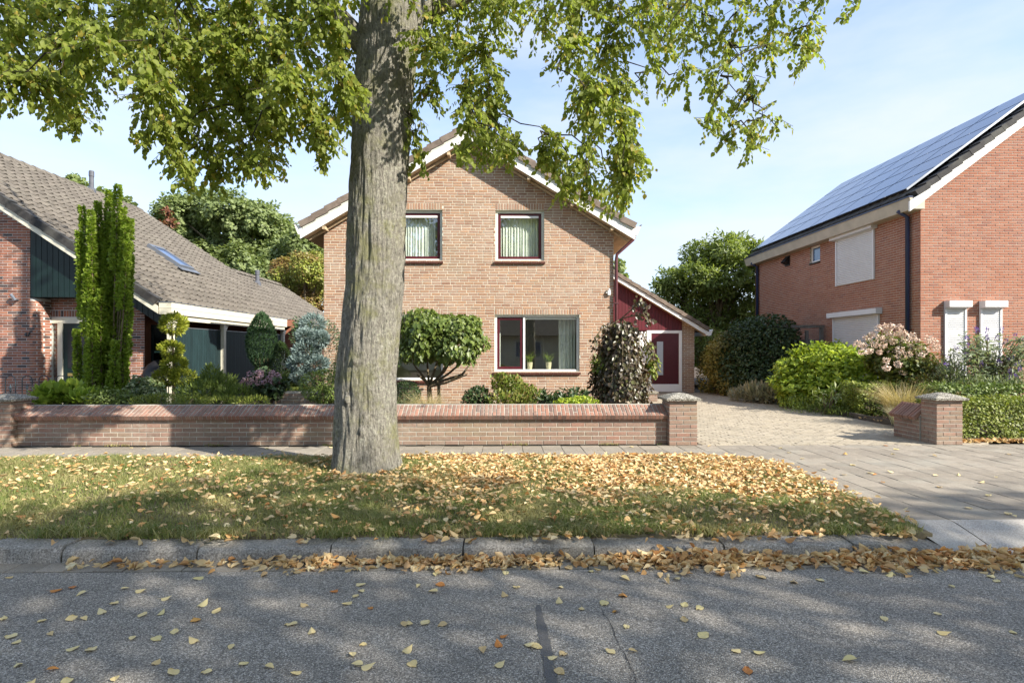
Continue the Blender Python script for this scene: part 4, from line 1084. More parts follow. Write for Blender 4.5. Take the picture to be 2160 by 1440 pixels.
    ya, yb = min(a.y, c.y), max(a.y, c.y); 
    yc = (ya+yb)/2; w2, hh = 0.40, 0.60; ctr = (a+c)/2
    t_ = MB()
    base = ctr + nv*.06
    def fr(u0, u1, s0, s1, n0, n1, mb): mb.obox(base + yv*u0 + sv*s0 + nv*n0, yv*(u1-u0), sv*(s1-s0), nv*(n1-n0))
    for (u0, u1, s0, s1) in ((-w2, w2, -hh, -hh+.09), (-w2, w2, hh-.12, hh), (-w2, -w2+.07, -hh+.09, hh-.12), (w2-.07, w2, -hh+.09, hh-.12)): fr(u0, u1, s0, s1, -.05, .07, t_)
    sk = t_.build('roof_window', M['zinc'], roof)
    t_ = MB(); fr(-w2+.07, w2-.07, -hh+.09, hh-.12, .02, .04, t_); t_.build('pane', M['solar'], sk)
    t_ = MB(); fr(-w2-.12, w2+.12, -hh-.2, -hh, -.01, .015, t_); t_.build('flashing', M['zinc'], sk)
    # flues
    for (p0, top, r) in ((rp(193, 402), 365, .075), (rp(543, 598), 571, .08)):
        zt_ = CAMZ + (HY-top)/FPX*p0.y
        m = MB(); m.lathe((p0.x, p0.y, p0.z-.1), [(r*1.9, 0), (r*1.9, .12), (r*1.05, .22), (r, zt_-p0.z-.12), (r*1.15, zt_-p0.z-.1), (r*1.15, zt_-p0.z+.06), (r*.95, zt_-p0.z+.1)], 14); m.build('flue', M['pipe_grey'], roof, smooth=False)
    # number and wall lamp
    number(h, '47', at(57, 706, LY-.02), .14, M['iron'])
    m = MB(); p = at(30, 628, LY-.08); m.tube([(p.x-.06, LY-.1, p.z+.08), (p.x+.03, LY-.08, p.z-.06)], .035, 10); m.box(p.x-.02, p.x+.05, LY-.08, LY, p.z-.05, p.z-.02); m.build('wall_lamp', M['zinc'], h)
    return h
left_house()

def covered_barbecue():
    t = thing('covered_barbecue', 'dark kettle barbecue under black cover in the carport', 'barbecue', (-8.35, 13.9, 0))
    m = MB(); c = (-8.3, 13.85, 0.0)
    m.lathe((c[0], c[1], .55), [(.16, 0), (.27, .08), (.31, .25), (.31, .33)], 16); m.build('bowl', M['bluebin'], t, smooth=True)
    m = MB(); m.lathe((c[0], c[1], .88), [(.33, 0), (.32, .08), (.24, .24), (.09, .36), (.02, .38)], 16); m.build('cover', M['black'], t, smooth=True)
    for a in (0.3, 2.4, 4.5):
        m = MB(); m.tube([(c[0]+.14*math.cos(a), c[1]+.14*math.sin(a), .56), (c[0]+.3*math.cos(a), c[1]+.3*math.sin(a), 0.02)], .014, 6); m.build('leg', M['iron'], t)
    m = MB(); m.tube([(c[0]-.1, c[1]-.33, .86), (c[0]+.1, c[1]-.33, .86)], .012, 6); m.build('handle', M['zinc'], t)
covered_barbecue()

# ---------------------------------------------------------------- right house
def right_house():
    X0, Y0, YB = 10.26, 13.8, 22.9
    h = thing('solar_roof_house', 'red brick house with solar panels and closed white roller shutters', 'house', (X0, Y0, 0))
    SL = 0.745; xr = 14.0; xe, ze = 10.0, 5.33
    zt = lambda x: ze + SL*(min(x, 2*xr-x)-xe)
    brick_wall(h, (X0, Y0, 0), (1, 0, 0), (0, -1, 0), 3.6, lambda u: zt(X0+u)-.34, M['brick_right'], M['mortar_right'], 'red_brick', (), 0.0638, 0.208, 0.012, 'stretch', 300, lambda c: c.x < 12.6 and c.z > 2.0)
    brick_wall(h, (X0, YB, 0), (0, -1, 0), (-1, 0, 0), YB-Y0, 5.2, M['brick_right'], M['mortar_right'], 'red_brick', [(YB-18.82, YB-18.22, 4.38, 4.92)], 0.0638, 0.208, 0.012, 'stretch', 0, None, 0.0, (), .1)
    m = MB(); m.poly([(13.86, Y0+.01, 0), (17.7, Y0+.01, 0), (17.7, Y0+.01, ze-.2), (13.86, Y0+.01, zt(13.86)-.35)]); m.quad((17.7, Y0, 0), (17.7, YB, 0), (17.7, YB, ze), (17.7, Y0, ze)); m.poly([(17.7, YB, 0), (X0, YB, 0), (X0, YB, ze-.2), (xr, YB, zt(xr)-.3), (17.7, YB, ze-.2)]); m.build('wall', M['brick_right'], h)
    yf, yr = Y0-.12, YB+.25
    m = MB(); m.prism([(xe, yf+.03, ze-.08), (xr, yf+.03, zt(xr)-.08), (2*xr-xe, yf+.03, ze-.08), (2*xr-xe, yf+.03, ze-.18), (xr, yf+.03, zt(xr)-.18), (xe, yf+.03, ze-.18)], (0, yr-yf, 0)); roof = m.build('roof', M['tile_dark'], h)
    verge_tiles(roof, M['tile_dark'], (xe+.03, ze+.0), (xr, zt(xr)), .32, 15, yf-.06, .14, .035)
    slope_board(h, M['white'], 'verge_board', (xe-.1, ze-.075), (xr, zt(xr)), yf-.02, yf+.03, .15, .24)
    # eave: tile butts, gutter, boxed fascia
    ang = math.atan(SL); sv = Vector((math.cos(ang), 0, math.sin(ang))); nv = Vector((-math.sin(ang), 0, math.cos(ang))); yv = Vector((0, 1, 0))
    m = MB(); y = yf+.25; i = 0
    while y < yr-.3:
        m.obox(Vector((xe-.02, y, ze-.10)), yv*.27, sv*.4, nv*.09, random.random()); y += .30
    m.build('eave_tiles', M['tile_dark'], roof, bevel=.02, kind='stuff')
    m = MB(); m.prism([(xe-.10, yf, ze-.12), (xe-.02, yf, ze-.40), (X0+.02, yf, ze-.40), (X0+.02, yf, ze-.12)], (0, yr-yf, 0)); m.build('fascia', M['beige'], h)
    m = MB(); m.box(xe-.125, xe-.02, yf-.01, yr+.01, ze-.118, ze-.09); m.build('gutter', M['pipe_blue'], h)
    # solar panels: five rows, each panel its own piece
    PL = (xr-xe)/math.cos(ang); rows = 5; ph = (PL-.35)/rows; y0, y1 = yf+.35, yr-.25; cols = 6; pw = (y1-y0)/cols
    for r in range(rows):
        for c in range(cols):
            O = Vector((xe, 0, ze-.08)) + sv*(.20+r*ph) + yv*(y0+c*pw) + nv*.14
            g = .012
            m = MB(); e = .016; m.obox(O+sv*(g+e)+yv*(g+e), yv*(pw-2*g-2*e), sv*(ph-2*g-2*e), nv*.037, random.random()); pn = m.build('solar_panel', M['solar'], roof)
            m = MB(); m.obox(O+sv*g+yv*g-nv*.005, yv*(pw-2*g), sv*(ph-2*g), nv*.034); m.build('panel_frame', M['black'], pn)
            if c < cols: m = MB(); m.obox(O+yv*(pw*.5)+sv*(-.012)+nv*.03, yv*.05, sv*.024, nv*.012); m.build('clamp', M['zinc'], pn)
    m = MB(); m.obox(Vector((xe, 0, ze-.08))+sv*.2+yv*(y0-.03)+nv*.13, yv*.03, sv*(PL-.35), nv*.05); m.build('panel_rail', M['zinc'], roof)
    # downpipes
    for y in (14.15, 22.6):
        m = MB(); m.tube([(xe-.06, y, ze-.35), (X0-.07, y, ze-.50), (X0-.07, y, 0)], .05, 10); m.build('downpipe', M['pipe_blue'], h, smooth=True)
    # small window and vent on the side
    f = MB(); xw = X0+.06; ya, yb, za, zb = 18.22, 18.82, 4.38, 4.92
    for b in ((xw, xw+.06, ya, yb, zb-.06, zb), (xw, xw+.06, ya, yb, za, za+.06), (xw, xw+.06, ya, ya+.06, za+.06, zb-.06), (xw, xw+.06, yb-.06, yb, za+.06, zb-.06)): f.box(*b)
    wn_ = f.build('window', M['white'], h)
    f = MB(); f.box(xw+.02, xw+.04, ya+.06, yb-.06, za+.06, zb-.06); f.build('pane', M['solar'], wn_)
    f = MB(); f.box(X0-.03, X0+.06, ya-.02, yb+.02, za-.05, za-.002); f.build('sill', M['tile_dark'], wn_)
    m = MB(); yv_ = 20.3; m.prism([(X0-.002, yv_-.16, 4.88), (X0-.002, yv_+.16, 4.88), (X0-.002, yv_+.16, 4.52), (X0-.002, yv_-.16, 4.52)], (-.02, 0, 0)); m.prism([(X0-.02, yv_-.14, 4.86), (X0-.02, yv_-.14, 4.56), (X0-.2, yv_-.14, 4.66)], (0, .28, 0)); m.build('vent_cowl', M['black'], h)
    # roller shutters
    def shutter_side(ya, yb, za, zb, bx):
        m = MB(); m.box(X0-.05, X0+.0, ya, ya+.06, za, zb); m.box(X0-.05, X0, yb-.06, yb, za, zb); s = m.build('roller_shutter', M['shutter'], h)
        m = MB(); z = za; p = .052
        while z < zb-.01: m.prism([(X0-.012, ya+.06, z+.003), (X0-.034, ya+.06, z+.012), (X0-.034, ya+.06, z+p-.010), (X0-.012, ya+.06, z+p-.002)], (0, yb-ya-.12, 0)); z += p
        c = m.build('slats', M['shutter'], s); c['kind'] = 'stuff'
        m = MB(); m.quad((X0-.013, ya+.06, za), (X0-.013, yb-.06, za), (X0-.013, yb-.06, zb), (X0-.013, ya+.06, zb)); m.build('shutter_backing', M['trim'], s)
        m = MB(); m.prism([(X0-.002, ya-bx, zb-.0), (X0-.18, ya-bx, zb+.02), (X0-.18, ya-bx, zb+.16), (X0-.002, ya-bx, zb+.18)], (0, yb-ya+2*bx, 0)); m.build('shutter_box', M['shutter'], s, bevel=.008)
    shutter_side(15.5, 17.3, 3.45, 4.83, .10)
    shutter_side(15.3, 17.45, 0.4, 2.47, .10)
    def shutter_front(xa, xb, za, zb):
        m = MB(); m.box(xa, xa+.05, Y0-.05, Y0, za, zb); m.box(xb-.05, xb, Y0-.05, Y0, za, zb); s = m.build('roller_shutter', M['shutter'], h)
        m = MB(); z = za; p = .052
        while z < zb-.01: m.prism([(xa+.05, Y0-.012, z+.003), (xa+.05, Y0-.034, z+.012), (xa+.05, Y0-.034, z+p-.010), (xa+.05, Y0-.012, z+p-.002)], (xb-xa-.1, 0, 0)); z += p
        c = m.build('slats', M['shutter'], s); c['kind'] = 'stuff'
        m = MB(); m.quad((xa+.05, Y0-.013, za), (xb-.05, Y0-.013, za), (xb-.05, Y0-.013, zb), (xa+.05, Y0-.013, zb)); m.build('shutter_backing', M['trim'], s)
        m = MB(); m.prism([(xa, Y0-.002, zb), (xa, Y0-.19, zb+.04), (xa, Y0-.19, zb+.19), (xa, Y0-.002, zb+.2)], (xb-xa+.02, 0, 0)); m.build('shutter_box', M['shutter'], s, bevel=.006)
    shutter_front(10.84, 11.38, .75, 2.50); shutter_front(11.72, 12.26, .75, 2.50)
right_house()

# ---------------------------------------------------------------- gate beside the right house
def wooden_gate():
    t = thing('wooden_gate', 'weathered grey plank gate between the big shrub and red house', 'gate', (9.7, 18.0, 0))
    y = 17.9
    for (xa, xb, z0, z1) in ((10.08, 10.18, 0, 2.2), (9.62, 9.70, 0, 2.12), (8.9, 9.0, 0, 2.2)):
        m = MB(); m.box(xa, xb, y-.04, y+.06, z0, z1); m.build('post', M['gatewood'], t, bevel=.005)
    m = MB(); m.box(8.7, 10.2, y-.05, y+.05, 2.2, 2.29); m.build('top_beam', M['gatewood'], t, bevel=.005)
    x = 9.0
    while x < 10.05:
        m = MB(); m.box(x+.006, x+.108, y-.015, y+.02, .05, 1.82+random.uniform(-.01, .01)); m.build('plank', M['gatewood'], t); x += .115
    m = MB(); m.box(9.72, 9.74, y-.06, y-.04, 1.45, 1.85); m.build('latch', M['zinc'], t)
wooden_gate()

# ---------------------------------------------------------------- garden wall and pillars
WY = 8.92
def garden_wall():
    xa, xb = -7.50, 2.585
    t = thing('garden_wall', 'long low brick garden wall with sloping brick coping along the pavement', 'wall', ((xa+xb)/2, WY, 0))
    L = xb-xa; top = 0.415
    brick_wall(t, (xa, WY, 0), (1, 0, 0), (0, -1, 0), L, top, M['brick_wall'], M['mortar_wall'], 'wall_brick', (), 0.0690, 0.208, 0.012, 'stretch', 0 if False else 170, lambda c: not (-2.6 < c.x < -1.7), -0.0)
    m = MB(); m.quad((xb, WY, 0), (xb, WY+.3, 0), (xb, WY+.3, top), (xb, WY, top)); m.quad((xb, WY+.42, 0), (xa, WY+.42, 0), (xa, WY+.42, .5), (xb, WY+.42, .5)); m.quad((xa, WY, .414), (xb, WY, .414), (xb, WY+.42, .414), (xa, WY+.42, .414)); m.build('wall_core', M['mortar_wall'], t)
    # coping: rowlock bricks on a slope, front overhang
    y0, z0, y1, z1 = WY-.085, .468, WY+.225, .625
    d = Vector((0, y1-y0, z1-z0)); SLn = d.length; d.normalize(); up = Vector((0, -d.z, d.y)); X = Vector((1, 0, 0))
    n = int(L/.0635); pcs = []; butts = []
    th = .062; lean = 0.0
    for i in range(n):
        x = xa+(i+.5)*L/n
        lens = [.105, .213] if i % 2 else [.213, .105]
        s = 0.0
        for k, ln in enumerate(lens):
            c = Vector((x, y0, z0)) + d*(s+ln/2) + X*random.uniform(-.002, .002)
            pcs.append((c + up*random.uniform(-.003, .003), X, d, up, L/n-.014, ln-.012)); s += ln+.004
    lay(pcs, None, t, 'coping_brick', M['brick_coping'], 130, lambda c: -7 < c.x and not (-2.5 < c.x < -1.75), 'coping_brick', 'copingwork', proud=.03)
    m = MB(); p0 = Vector((xa, y0+.004, z0-.006)); p1 = p0 + d*SLn; down = Vector((0, .022, -.070))
    m.quad(p0-up*.0, p0+X*L, p1+X*L, p1); m.build('coping_mortar', M['mortar_wall'], t)
    b = MB()
    for i in range(n):      # shaded butt ends under the slope
        x = xa+i*L/n; b.obox(Vector((x+.005, y0+random.uniform(0, .003), z0-.003)), X*(L/n-.010), -up*.068, d*.05, random.random())
    b.build('coping_butts', M['brick_coping'], t, kind='stuff')
    m = MB(); m.obox(Vector((xa, y0+.010, z0-.008)), X*L, -up*.056, d*.08); m.build('butt_mortar', M['mortar_wall'], t)
    # rear slope
    m = MB(); q = Vector((xa, y1, z1)); m.quad(q, q+X*L, q+X*L+Vector((0, .26, -.13)), q+Vector((0, .26, -.13))); m.build('coping_slope', M['brick_coping'], t)
garden_wall()

def pillar(x0, x1, y0, y1, hgt, label, capo=.06, nm='gate_pillar'):
    t = thing(nm, label, 'pillar', ((x0+x1)/2, (y0+y1)/2, 0), 'brick pillars with pebble caps')
    pcs = []; p = .0660; nr = int(round(hgt/p)); X, Y, Z = Vector((1, 0, 0)), Vector((0, 1, 0)), Vector((0, 0, 1)); j = .012
    def face(O, U, Nn, L, ph):
        for r in range(nr):
            odd = (r+ph) % 2; cuts = [0, L/2, L] if odd else [0, L*.25, L*.75, L]
            for a, b in zip(cuts[:-1], cuts[1:]):
                pcs.append((O + U*((a+b)/2) + Z*((r+.5)*p), U, Z, Nn, b-a-j*(1 if 0 < a and b < L else .5), p-j))
    face(Vector((x0, y0, 0)), X, -Y, x1-x0, 0); face(Vector((x0, y1, 0)), -Y, -X, y1-y0, 1)
    face(Vector((x1, y0, 0)), Y, X, y1-y0, 1); face(Vector((x1, y1, 0)), -X, Y, x1-x0, 0)
    lay(pcs, None, t, 'pillar_brick', M['brick_wall'], 150, lambda c: c.y < y1-.002, 'brick')
    e = .006; m = MB(); m.box(x0+e, x1-e, y0+e, y1-e, 0, hgt); m.build('mortar', M['mortar_wall'], t)
    # exposed aggregate cap: domed pyramid
    c = MB(); nx = 12; cx, cy = (x0+x1)/2, (y0+y1)/2; hx, hy = (x1-x0)/2+capo, (y1-y0)/2+capo
    for i in range(nx+1):
        for k in range(nx+1):
            u, v = -1+2*i/nx, -1+2*k/nx; m_ = max(abs(u), abs(v)); z = hgt + .032 + .085*(1-m_**1.6) + .003*mnoise.noise((u*9, v*9, cx))
            c.v.append((cx+u*hx, cy+v*hy, z))
    for i in range(nx):
        for k in range(nx):
            a = i*(nx+1)+k; c.f.append((a, a+nx+1, a+nx+2, a+1)); c.r.append(0)
    for (a, b) in (((-1,-1),(1,-1)), ((1,-1),(1,1)), ((1,1),(-1,1)), ((-1,1),(-1,-1))):
        A = (cx+a[0]*hx, cy+a[1]*hy); B = (cx+b[0]*hx, cy+b[1]*hy); s = .97
        A2 = (cx+a[0]*hx*s, cy+a[1]*hy*s); B2 = (cx+b[0]*hx*s, cy+b[1]*hy*s)
        c.quad((*A2, hgt+.002), (*B2, hgt+.002), (*B, hgt+.036), (*A, hgt+.036))
    c.quad((cx-hx*.97, cy+hy*.97, hgt+.002), (cx+hx*.97, cy+hy*.97, hgt+.002), (cx+hx*.97, cy-hy*.97, hgt+.002), (cx-hx*.97, cy-hy*.97, hgt+.002))
    c.build('cap', M['pebble'], t)
    return t
pillar(-7.96, -7.50, 8.80, 9.2, .695, 'brick pillar with pebble cap at the end of the wall, cut by the frame')
pillar(2.59, 3.03, 8.80, 9.2, .695, 'brick gate pillar with pebble cap joining the long garden wall to the driveway')
rp_ = pillar(6.80, 7.215, 8.80, 9.14, .695, 'brick gate pillar with pebble cap beside the clipped right hedge')

def wall_stub():
    t = thing('wall_stub', 'short brick wall end with sloping coping behind the driveway pillar', 'wall', (6.9, 9.3, 0))
    brick_wall(t, (6.78, 9.75, 0), (0, -1, 0), (-1, 0, 0), .60, .40, M['brick_wall'], M['mortar_wall'], 'wall_brick', (), .066, .208, .012, 'stretch', 40, None)
    m = MB(); m.box(6.787, 7.1, 9.145, 9.75, 0, .40); m.build('core', M['mortar_wall'], t)
    n = 9; w_ = .60/n
    for i in range(n):
        y = 9.15+i*w_; m = MB(); m.obox((6.68+random.uniform(-.004,.004), y+.006, .40), (0, w_-.014, 0), (.24, 0, .20), (.03, 0, -.055), random.random()); m.build('coping_brick', M['brick_coping'], t)
wall_stub()

def low_brick_box(name, label, cat, x0, x1, y0, y1, h_, cap=None):
    t = thing(name, label, cat, ((x0+x1)/2, y0, 0))
    brick_wall(t, (x0, y0, 0), (1, 0, 0), (0, -1, 0), x1-x0, h_, M['brick_wall'], M['mortar_wall'], 'wall_brick', (), .066, .208, .012, 'stretch', 60, None)
    m = MB(); m.box(x0+.005, x1-.005, y0+.008, y1, 0, h_-.002); m.build('core', M['mortar_wall'], t)
    if cap: m = MB(); m.box(x0-.03, x1+.03, y0-.03, y1+.03, h_, h_+.07); m.build('cap_stone', M['pebble'], t, bevel=.01)
    return t
a = at(583, 848, 11.0); b = at(645, 848, 11.0)
low_brick_box('brick_planter', 'low brick planter with mossy top beside the round box bush', 'planter', a.x, b.x+.5, 11.0, 11.6, .70)
sh = at(612, 818, 11.3)
tuftP = np.stack([rng.uniform(a.x, b.x+.5, 1500), rng.uniform(11.0, 11.6, 1500), np.full(1500, .70)], 1)
mossy = blades('sedum_mat', tuftP, .03+.05*rng.random(1500), np.full(1500, .008), .8*rng.random(1500), M['g_hedge'])
tag(mossy, 'low green sedum mat growing on the brick planter', 'ground cover', kind='stuff')
c1 = at(1378, 826, 16.5)
low_brick_box('door_side_wall', 'small brick post with pale cap stone near the red front door', 'post', c1.x-.18, c1.x+.12, 16.5, 16.8, .22, True)

# ---------------------------------------------------------------- arched wire border fence
def hoop_fence():
    t = thing('hoop_fence', 'low dark iron border fence of arched hoops in front of the left porch', 'fence', (-9.5, 12.3, 0))
    pts = [(x, 12.2) for x in (-10.75, -10.40, -10.05, -9.70, -9.35, -9.0)] + [(-8.0+i*.26, 12.6) for i in range(-1, 5)]
    for (x, y) in pts:
        m = MB(); r = .105; zt = .95 if y < 12.5 else .93
        ps = [(x-r, y, .1), (x-r, y, zt-r)] + [(x-r*math.cos(math.pi*i/10), y, zt-r+r*math.sin(math.pi*i/10)) for i in range(1, 10)] + [(x+r, y, zt-r), (x+r, y, .1)]
        m.tube(ps, .010, 6); hp = m.build('hoop', M['iron'], t)
        m = MB(); m.lathe((x, y, .52), [(.006, 0), (.008, .08), (.022, .11), (.008, .14), (.03, .17), (.02, .2), (.0, .26)], 8); m.build('spear', M['iron'], hp)
    for (xa, xb, y) in ((-11.0, -8.8, 12.2), (-8.4, -6.8, 12.6)):
        for z in (.52, .30): m = MB(); m.tube([(xa, y, z), (xb, y, z)], .010, 6); m.build('rail', M['iron'], t)
    m = MB(); m.box(-8.72, -8.55, 12.2, 12.32, 0, .75); m.build('post', M['iron'], t)
hoop_fence()

# ---------------------------------------------------------------- the street lime tree
def lime_tree():
    t = thing('lime_tree', 'big street lime tree with grey ridged trunk on the grass verge', 'tree', (-1.66, 6.97, 0))
    ctr = [(-.25,-1.716,.47),(-.08,-1.716,.435),(.05,-1.712,.405),(.25,-1.708,.385),(.6,-1.70,.370),(1.11,-1.70,.360),(1.7,-1.655,.348),(2.3,-1.603,.340),(2.9,-1.578,.340),(3.5,-1.552,.342),(4.1,-1.52,.342),(4.69,-1.49,.345),(5.3,-1.43,.365),(5.88,-1.37,.385),(6.4,-1.33,.36)]
    k_ = 6.97/7.15; zs = np.array([CAMZ+(c[0]-CAMZ)*k_ for c in ctr]); xs = np.array([c[1]*k_ for c in ctr]); rs = np.array([c[2]*k_ for c in ctr])
    NZ, NA = 420, 180; V = np.zeros((NZ, NA, 3)); zz = np.linspace(-.25, 6.4, NZ); an = np.linspace(0, 2*math.pi, NA, endpoint=False)
    for i, z in enumerate(zz):
        cx = np.interp(z, zs, xs); r0 = np.interp(z, zs, rs); flare = math.exp(-max(0, z+.06)/.20)
        for k, a in enumerate(an):
            ca, sa = math.cos(a), math.sin(a); tw = a + .10*z
            ct, st = math.cos(tw), math.sin(tw)
            r = r0*(1 + .05*mnoise.noise((ct*1.3, st*1.3, z*.8)) + flare*.17*max(-.2, math.sin(3*a+.7)+math.sin(5*a)*.6))
            rid = mnoise.noise((ct*11, st*11, z*2.2)); rid2 = mnoise.noise((ct*24, st*24, z*5.0))
            amp = .026 if z < 3.2 else .022
            r += amp*(1-2*abs(rid)) * .7 + .007*rid2 + .012*mnoise.noise((ct*3.5, st*3.5, z*3))
            # old branch scars
            for (za, aa, s, b) in ((4.5, -2.0, .16, .035), (1.35, -1.75, .10, .03), (.9, -2.0, .12, .03), (2.45, -2.2, .07, .02), (.55, -1.5, .10, .02), (5.3, -2.3, .2, .05)):
                da = math.atan2(math.sin(a-aa), math.cos(a-aa))*r0; dd = math.hypot(da, (z-za)*.8)
                if dd < s*2: r += b*math.exp(-(dd/s)**2*2) * (.4+.6*math.cos(dd/s*5))
            V[i, k] = (cx+r*ca, 6.97+r*sa, z)
    idx = np.arange(NZ*NA).reshape(NZ, NA); nx = np.roll(idx, -1, 1)
    F = np.stack([idx[:-1], nx[:-1], nx[1:], idx[1:]], -1).reshape(-1, 4)
    np_mesh('trunk', V.reshape(-1, 3), F, M['bark'], t, smooth=True)
    # limbs
    limbs = MB(); tips = []
    top = Vector((-1.37, 7.15, 6.0))
    spec = [((-1.55, 7.0, 5.0), (-2.05, 6.7, 5.65), (-3.1, 6.4, 6.4), (-5.0, 6.0, 7.6), .15), (top, (-2.6, 7.9, 7.6), (-4.2, 9.0, 9.2), (-5.6, 10, 11), .14), (top, (-1.2, 6.0, 7.6), (-1.2, 4.2, 8.9), (-1.3, 2.6, 10), .15),
            (top, (-.4, 7.3, 7.4), (1.2, 7.2, 8.6), (3.4, 7.0, 9.4), .16), (top, (-.6, 6.4, 7.3), (.8, 5.4, 8.0), (2.6, 4.6, 8.3), .13), (top, (-1.3, 7.6, 8.0), (-1.2, 8.3, 10.5), (-1, 8.8, 13), .2), (top, (-2.4, 6.4, 7.3), (-3.8, 5.4, 8.5), (-5.2, 4.6, 9.0), .13),
            ((-1.3, 7.2, 5.6), (-.5, 7.5, 6.2), (.9, 7.8, 6.9), (2.8, 8.0, 7.3), .12)]
    segs = []
    for (a, b, c, d, r) in spec:
        a, b, c, d = map(Vector, (a, b, c, d)); pts = []
        for i in range(9):
            u = i/8; pts.append(a*(1-u)**3 + b*3*u*(1-u)**2 + c*3*u*u*(1-u) + d*u**3)
        limbs.tube(pts, [r*(1-.8*i/8) for i in range(9)], 9); segs += pts[2:]
    limbs.build('limb', M['bark'], t, smooth=True)
    # hanging foliage in view: clumps (px, py, depth, radius px, leaves)
    C = []
    def row(y, xs, d, r, n):
        for x in xs: C.append((x+rng.normal()*8, y+rng.normal()*6, d+rng.normal()*.55, r, n))
    row(-60, range(-60, 1760, 95), 6.6, 66, 110)
    row(-140, range(-60, 1700, 240), 6.6, 80, 80)
    row(30, range(20, 740, 74), 6.4, 56, 190); row(30, range(905, 1480, 78), 6.8, 56, 165)
    row(105, range(30, 740, 76), 6.5, 54, 185); row(105, (900, 960, 1030, 1205, 1285), 6.9, 52, 160)
    row(175, (35, 95, 165, 330, 405, 480, 555, 630, 705), 6.6, 48, 165)
    row(182, (915, 975, 1040, 1230, 1310), 6.9, 42, 130)
    row(225, (130, 345, 420, 500, 575, 650, 715), 6.6, 40, 130)
    row(280, (335, 400, 465, 530, 600, 690), 6.7, 36, 105); row(320, (690,), 6.7, 22, 40)
    row(335, (365, 430, 490, 545, 575), 6.7, 33, 85); row(375, (395, 440), 6.7, 26, 55)
    C += [(165, 245, 6.5, 20, 22), (878, 290, 6.9, 20, 40), (882, 340, 6.9, 17, 30), (870, 245, 6.9, 20, 30)]
    row(245, (1005, 1055, 1250, 1320), 7.0, 38, 100)
    row(300, (985, 1040, 1085, 1180, 1240, 1310), 7.0, 34, 80)
    row(345, (1180, 1240, 1300, 1335), 7.0, 34, 90); row(390, (1195, 1245, 1305, 1320), 7.0, 30, 75); row(420, (1285, 1310), 7.0, 20, 32)
    C += [(975, 318, 7.0, 22, 36), (1060, 325, 7.0, 20, 30), (1160, 285, 7, 24, 35)]
    for (x, y, r, n) in ((1410,20,50,80),(1480,30,50,75),(1555,25,52,80),(1630,40,48,80),(1700,55,40,60),(1390,95,42,60),(1465,90,46,70),(1540,95,46,75),(1620,110,42,65),(1700,110,30,42),(1380,150,30,32),(1450,165,34,45),(1520,160,38,55),(1590,165,30,36),(1690,140,20,22),(1500,200,26,28),(1570,215,34,48),(1610,255,32,42),(1540,265,24,26),(1485,260,22,24),(1530,295,26,32),(1590,300,28,34),(1800,10,22,22),(1640,270,20,18)):
        C.append((x, y, 6.9+rng.normal()*.4, r, n))
    P, D, Nm, S = [], [], [], []
    tw = MB(); placed = []; C.sort(key=lambda q: q[1])
    for (px, py, dep, rp, n) in C:
        c = at(px, py, dep); r = rp*dep/FPX
        nsp = max(2, int(n/(5.0 if px < 760 else 5.4))); cnt = 0
        # supporting twig coming down from the nearest limb above
        best = min(segs, key=lambda q: (q-c).length + (3 if q.z < c.z+.3 else 0)); mid = best.lerp(c, .6) + Vector((0, 0, .35))
        up_ = [q for q in placed if .25 < q.z-c.z < 1.3 and (q-c).length < 1.5]
        src = min(up_, key=lambda q: (q-c).length) if up_ else best
        if (src-c).length < 2.6:
            mid = src.lerp(c, .5) + Vector((rng.normal()*.10, rng.normal()*.12, .06)); q1 = src.lerp(mid, .5)+Vector((rng.normal()*.05, rng.normal()*.05, .05)); q2 = mid.lerp(c, .5)+Vector((rng.normal()*.05, rng.normal()*.05, .03))
            tw.tube([src, q1, mid, q2, c], [.011, .0095, .008, .006, .004], 5, cap=False)
        placed.append(c)
        for s in range(nsp):
            o = Vector(rng.normal(size=3)); o.normalize(); o = Vector((o.x*r, o.y*r*1.3, o.z*r))*(rng.random()**.4)
            dr = Vector((o.x, o.y, 0))*1.2 + Vector((rng.normal()*.12, rng.normal()*.12, -.16)); dr.normalize()
            L = .20+.18*rng.random(); st = c + o - dr*L*.5; k = 16
            if s % 2 == 0: tw.tube([c + o*.2 + Vector((0, 0, .06)), st, st+dr*L], [.0045, .0035, .0018], 4, cap=False)
            for q in range(k):
                u = q/k; p = st + dr*L*u + Vector((0, 0, -.05*u*u)); sd = Vector((-dr.y, dr.x, 0))*(1 if q % 2 else -1)
                P.append(p + sd*.02); d_ = sd*.55 + dr*.45 + Vector((rng.normal()*.25, rng.normal()*.25, -.65+rng.normal()*.3)); D.append(d_)
                Nm.append((rng.normal()*.55, rng.normal()*.55-.25, .75)); S.append(.064*(.55+.7*rng.random()))
    leaves('crown', np.array(P), np.array([tuple(d) for d in D]), np.array(Nm), np.array(S), 'leaf', M['lime_leaf'], t)
    tw.build('twigs', M['twig'], t, kind='stuff')
    # the rest of the crown, above the picture
    P, o = blob_points((-2.6, 5.2, 9.6), (4.6, 4.2, 3.8), 8000, .25, .14, 3.2)
    gaps = lumps(P*0.9, 1.0, 1.25, 9)
    k = (P[:, 2] > 2.3 + .665*P[:, 1]) & (P[:, 2] > 5.6) & (gaps > .45); P, o = P[k], o[k]
    D, Nm = orient(P, o, 'droop'); leaves('crown', P, D, Nm, .12*(.7+.6*rng.random(len(P))), 'wide', M['lime_leaf'], t)
lime_tree()

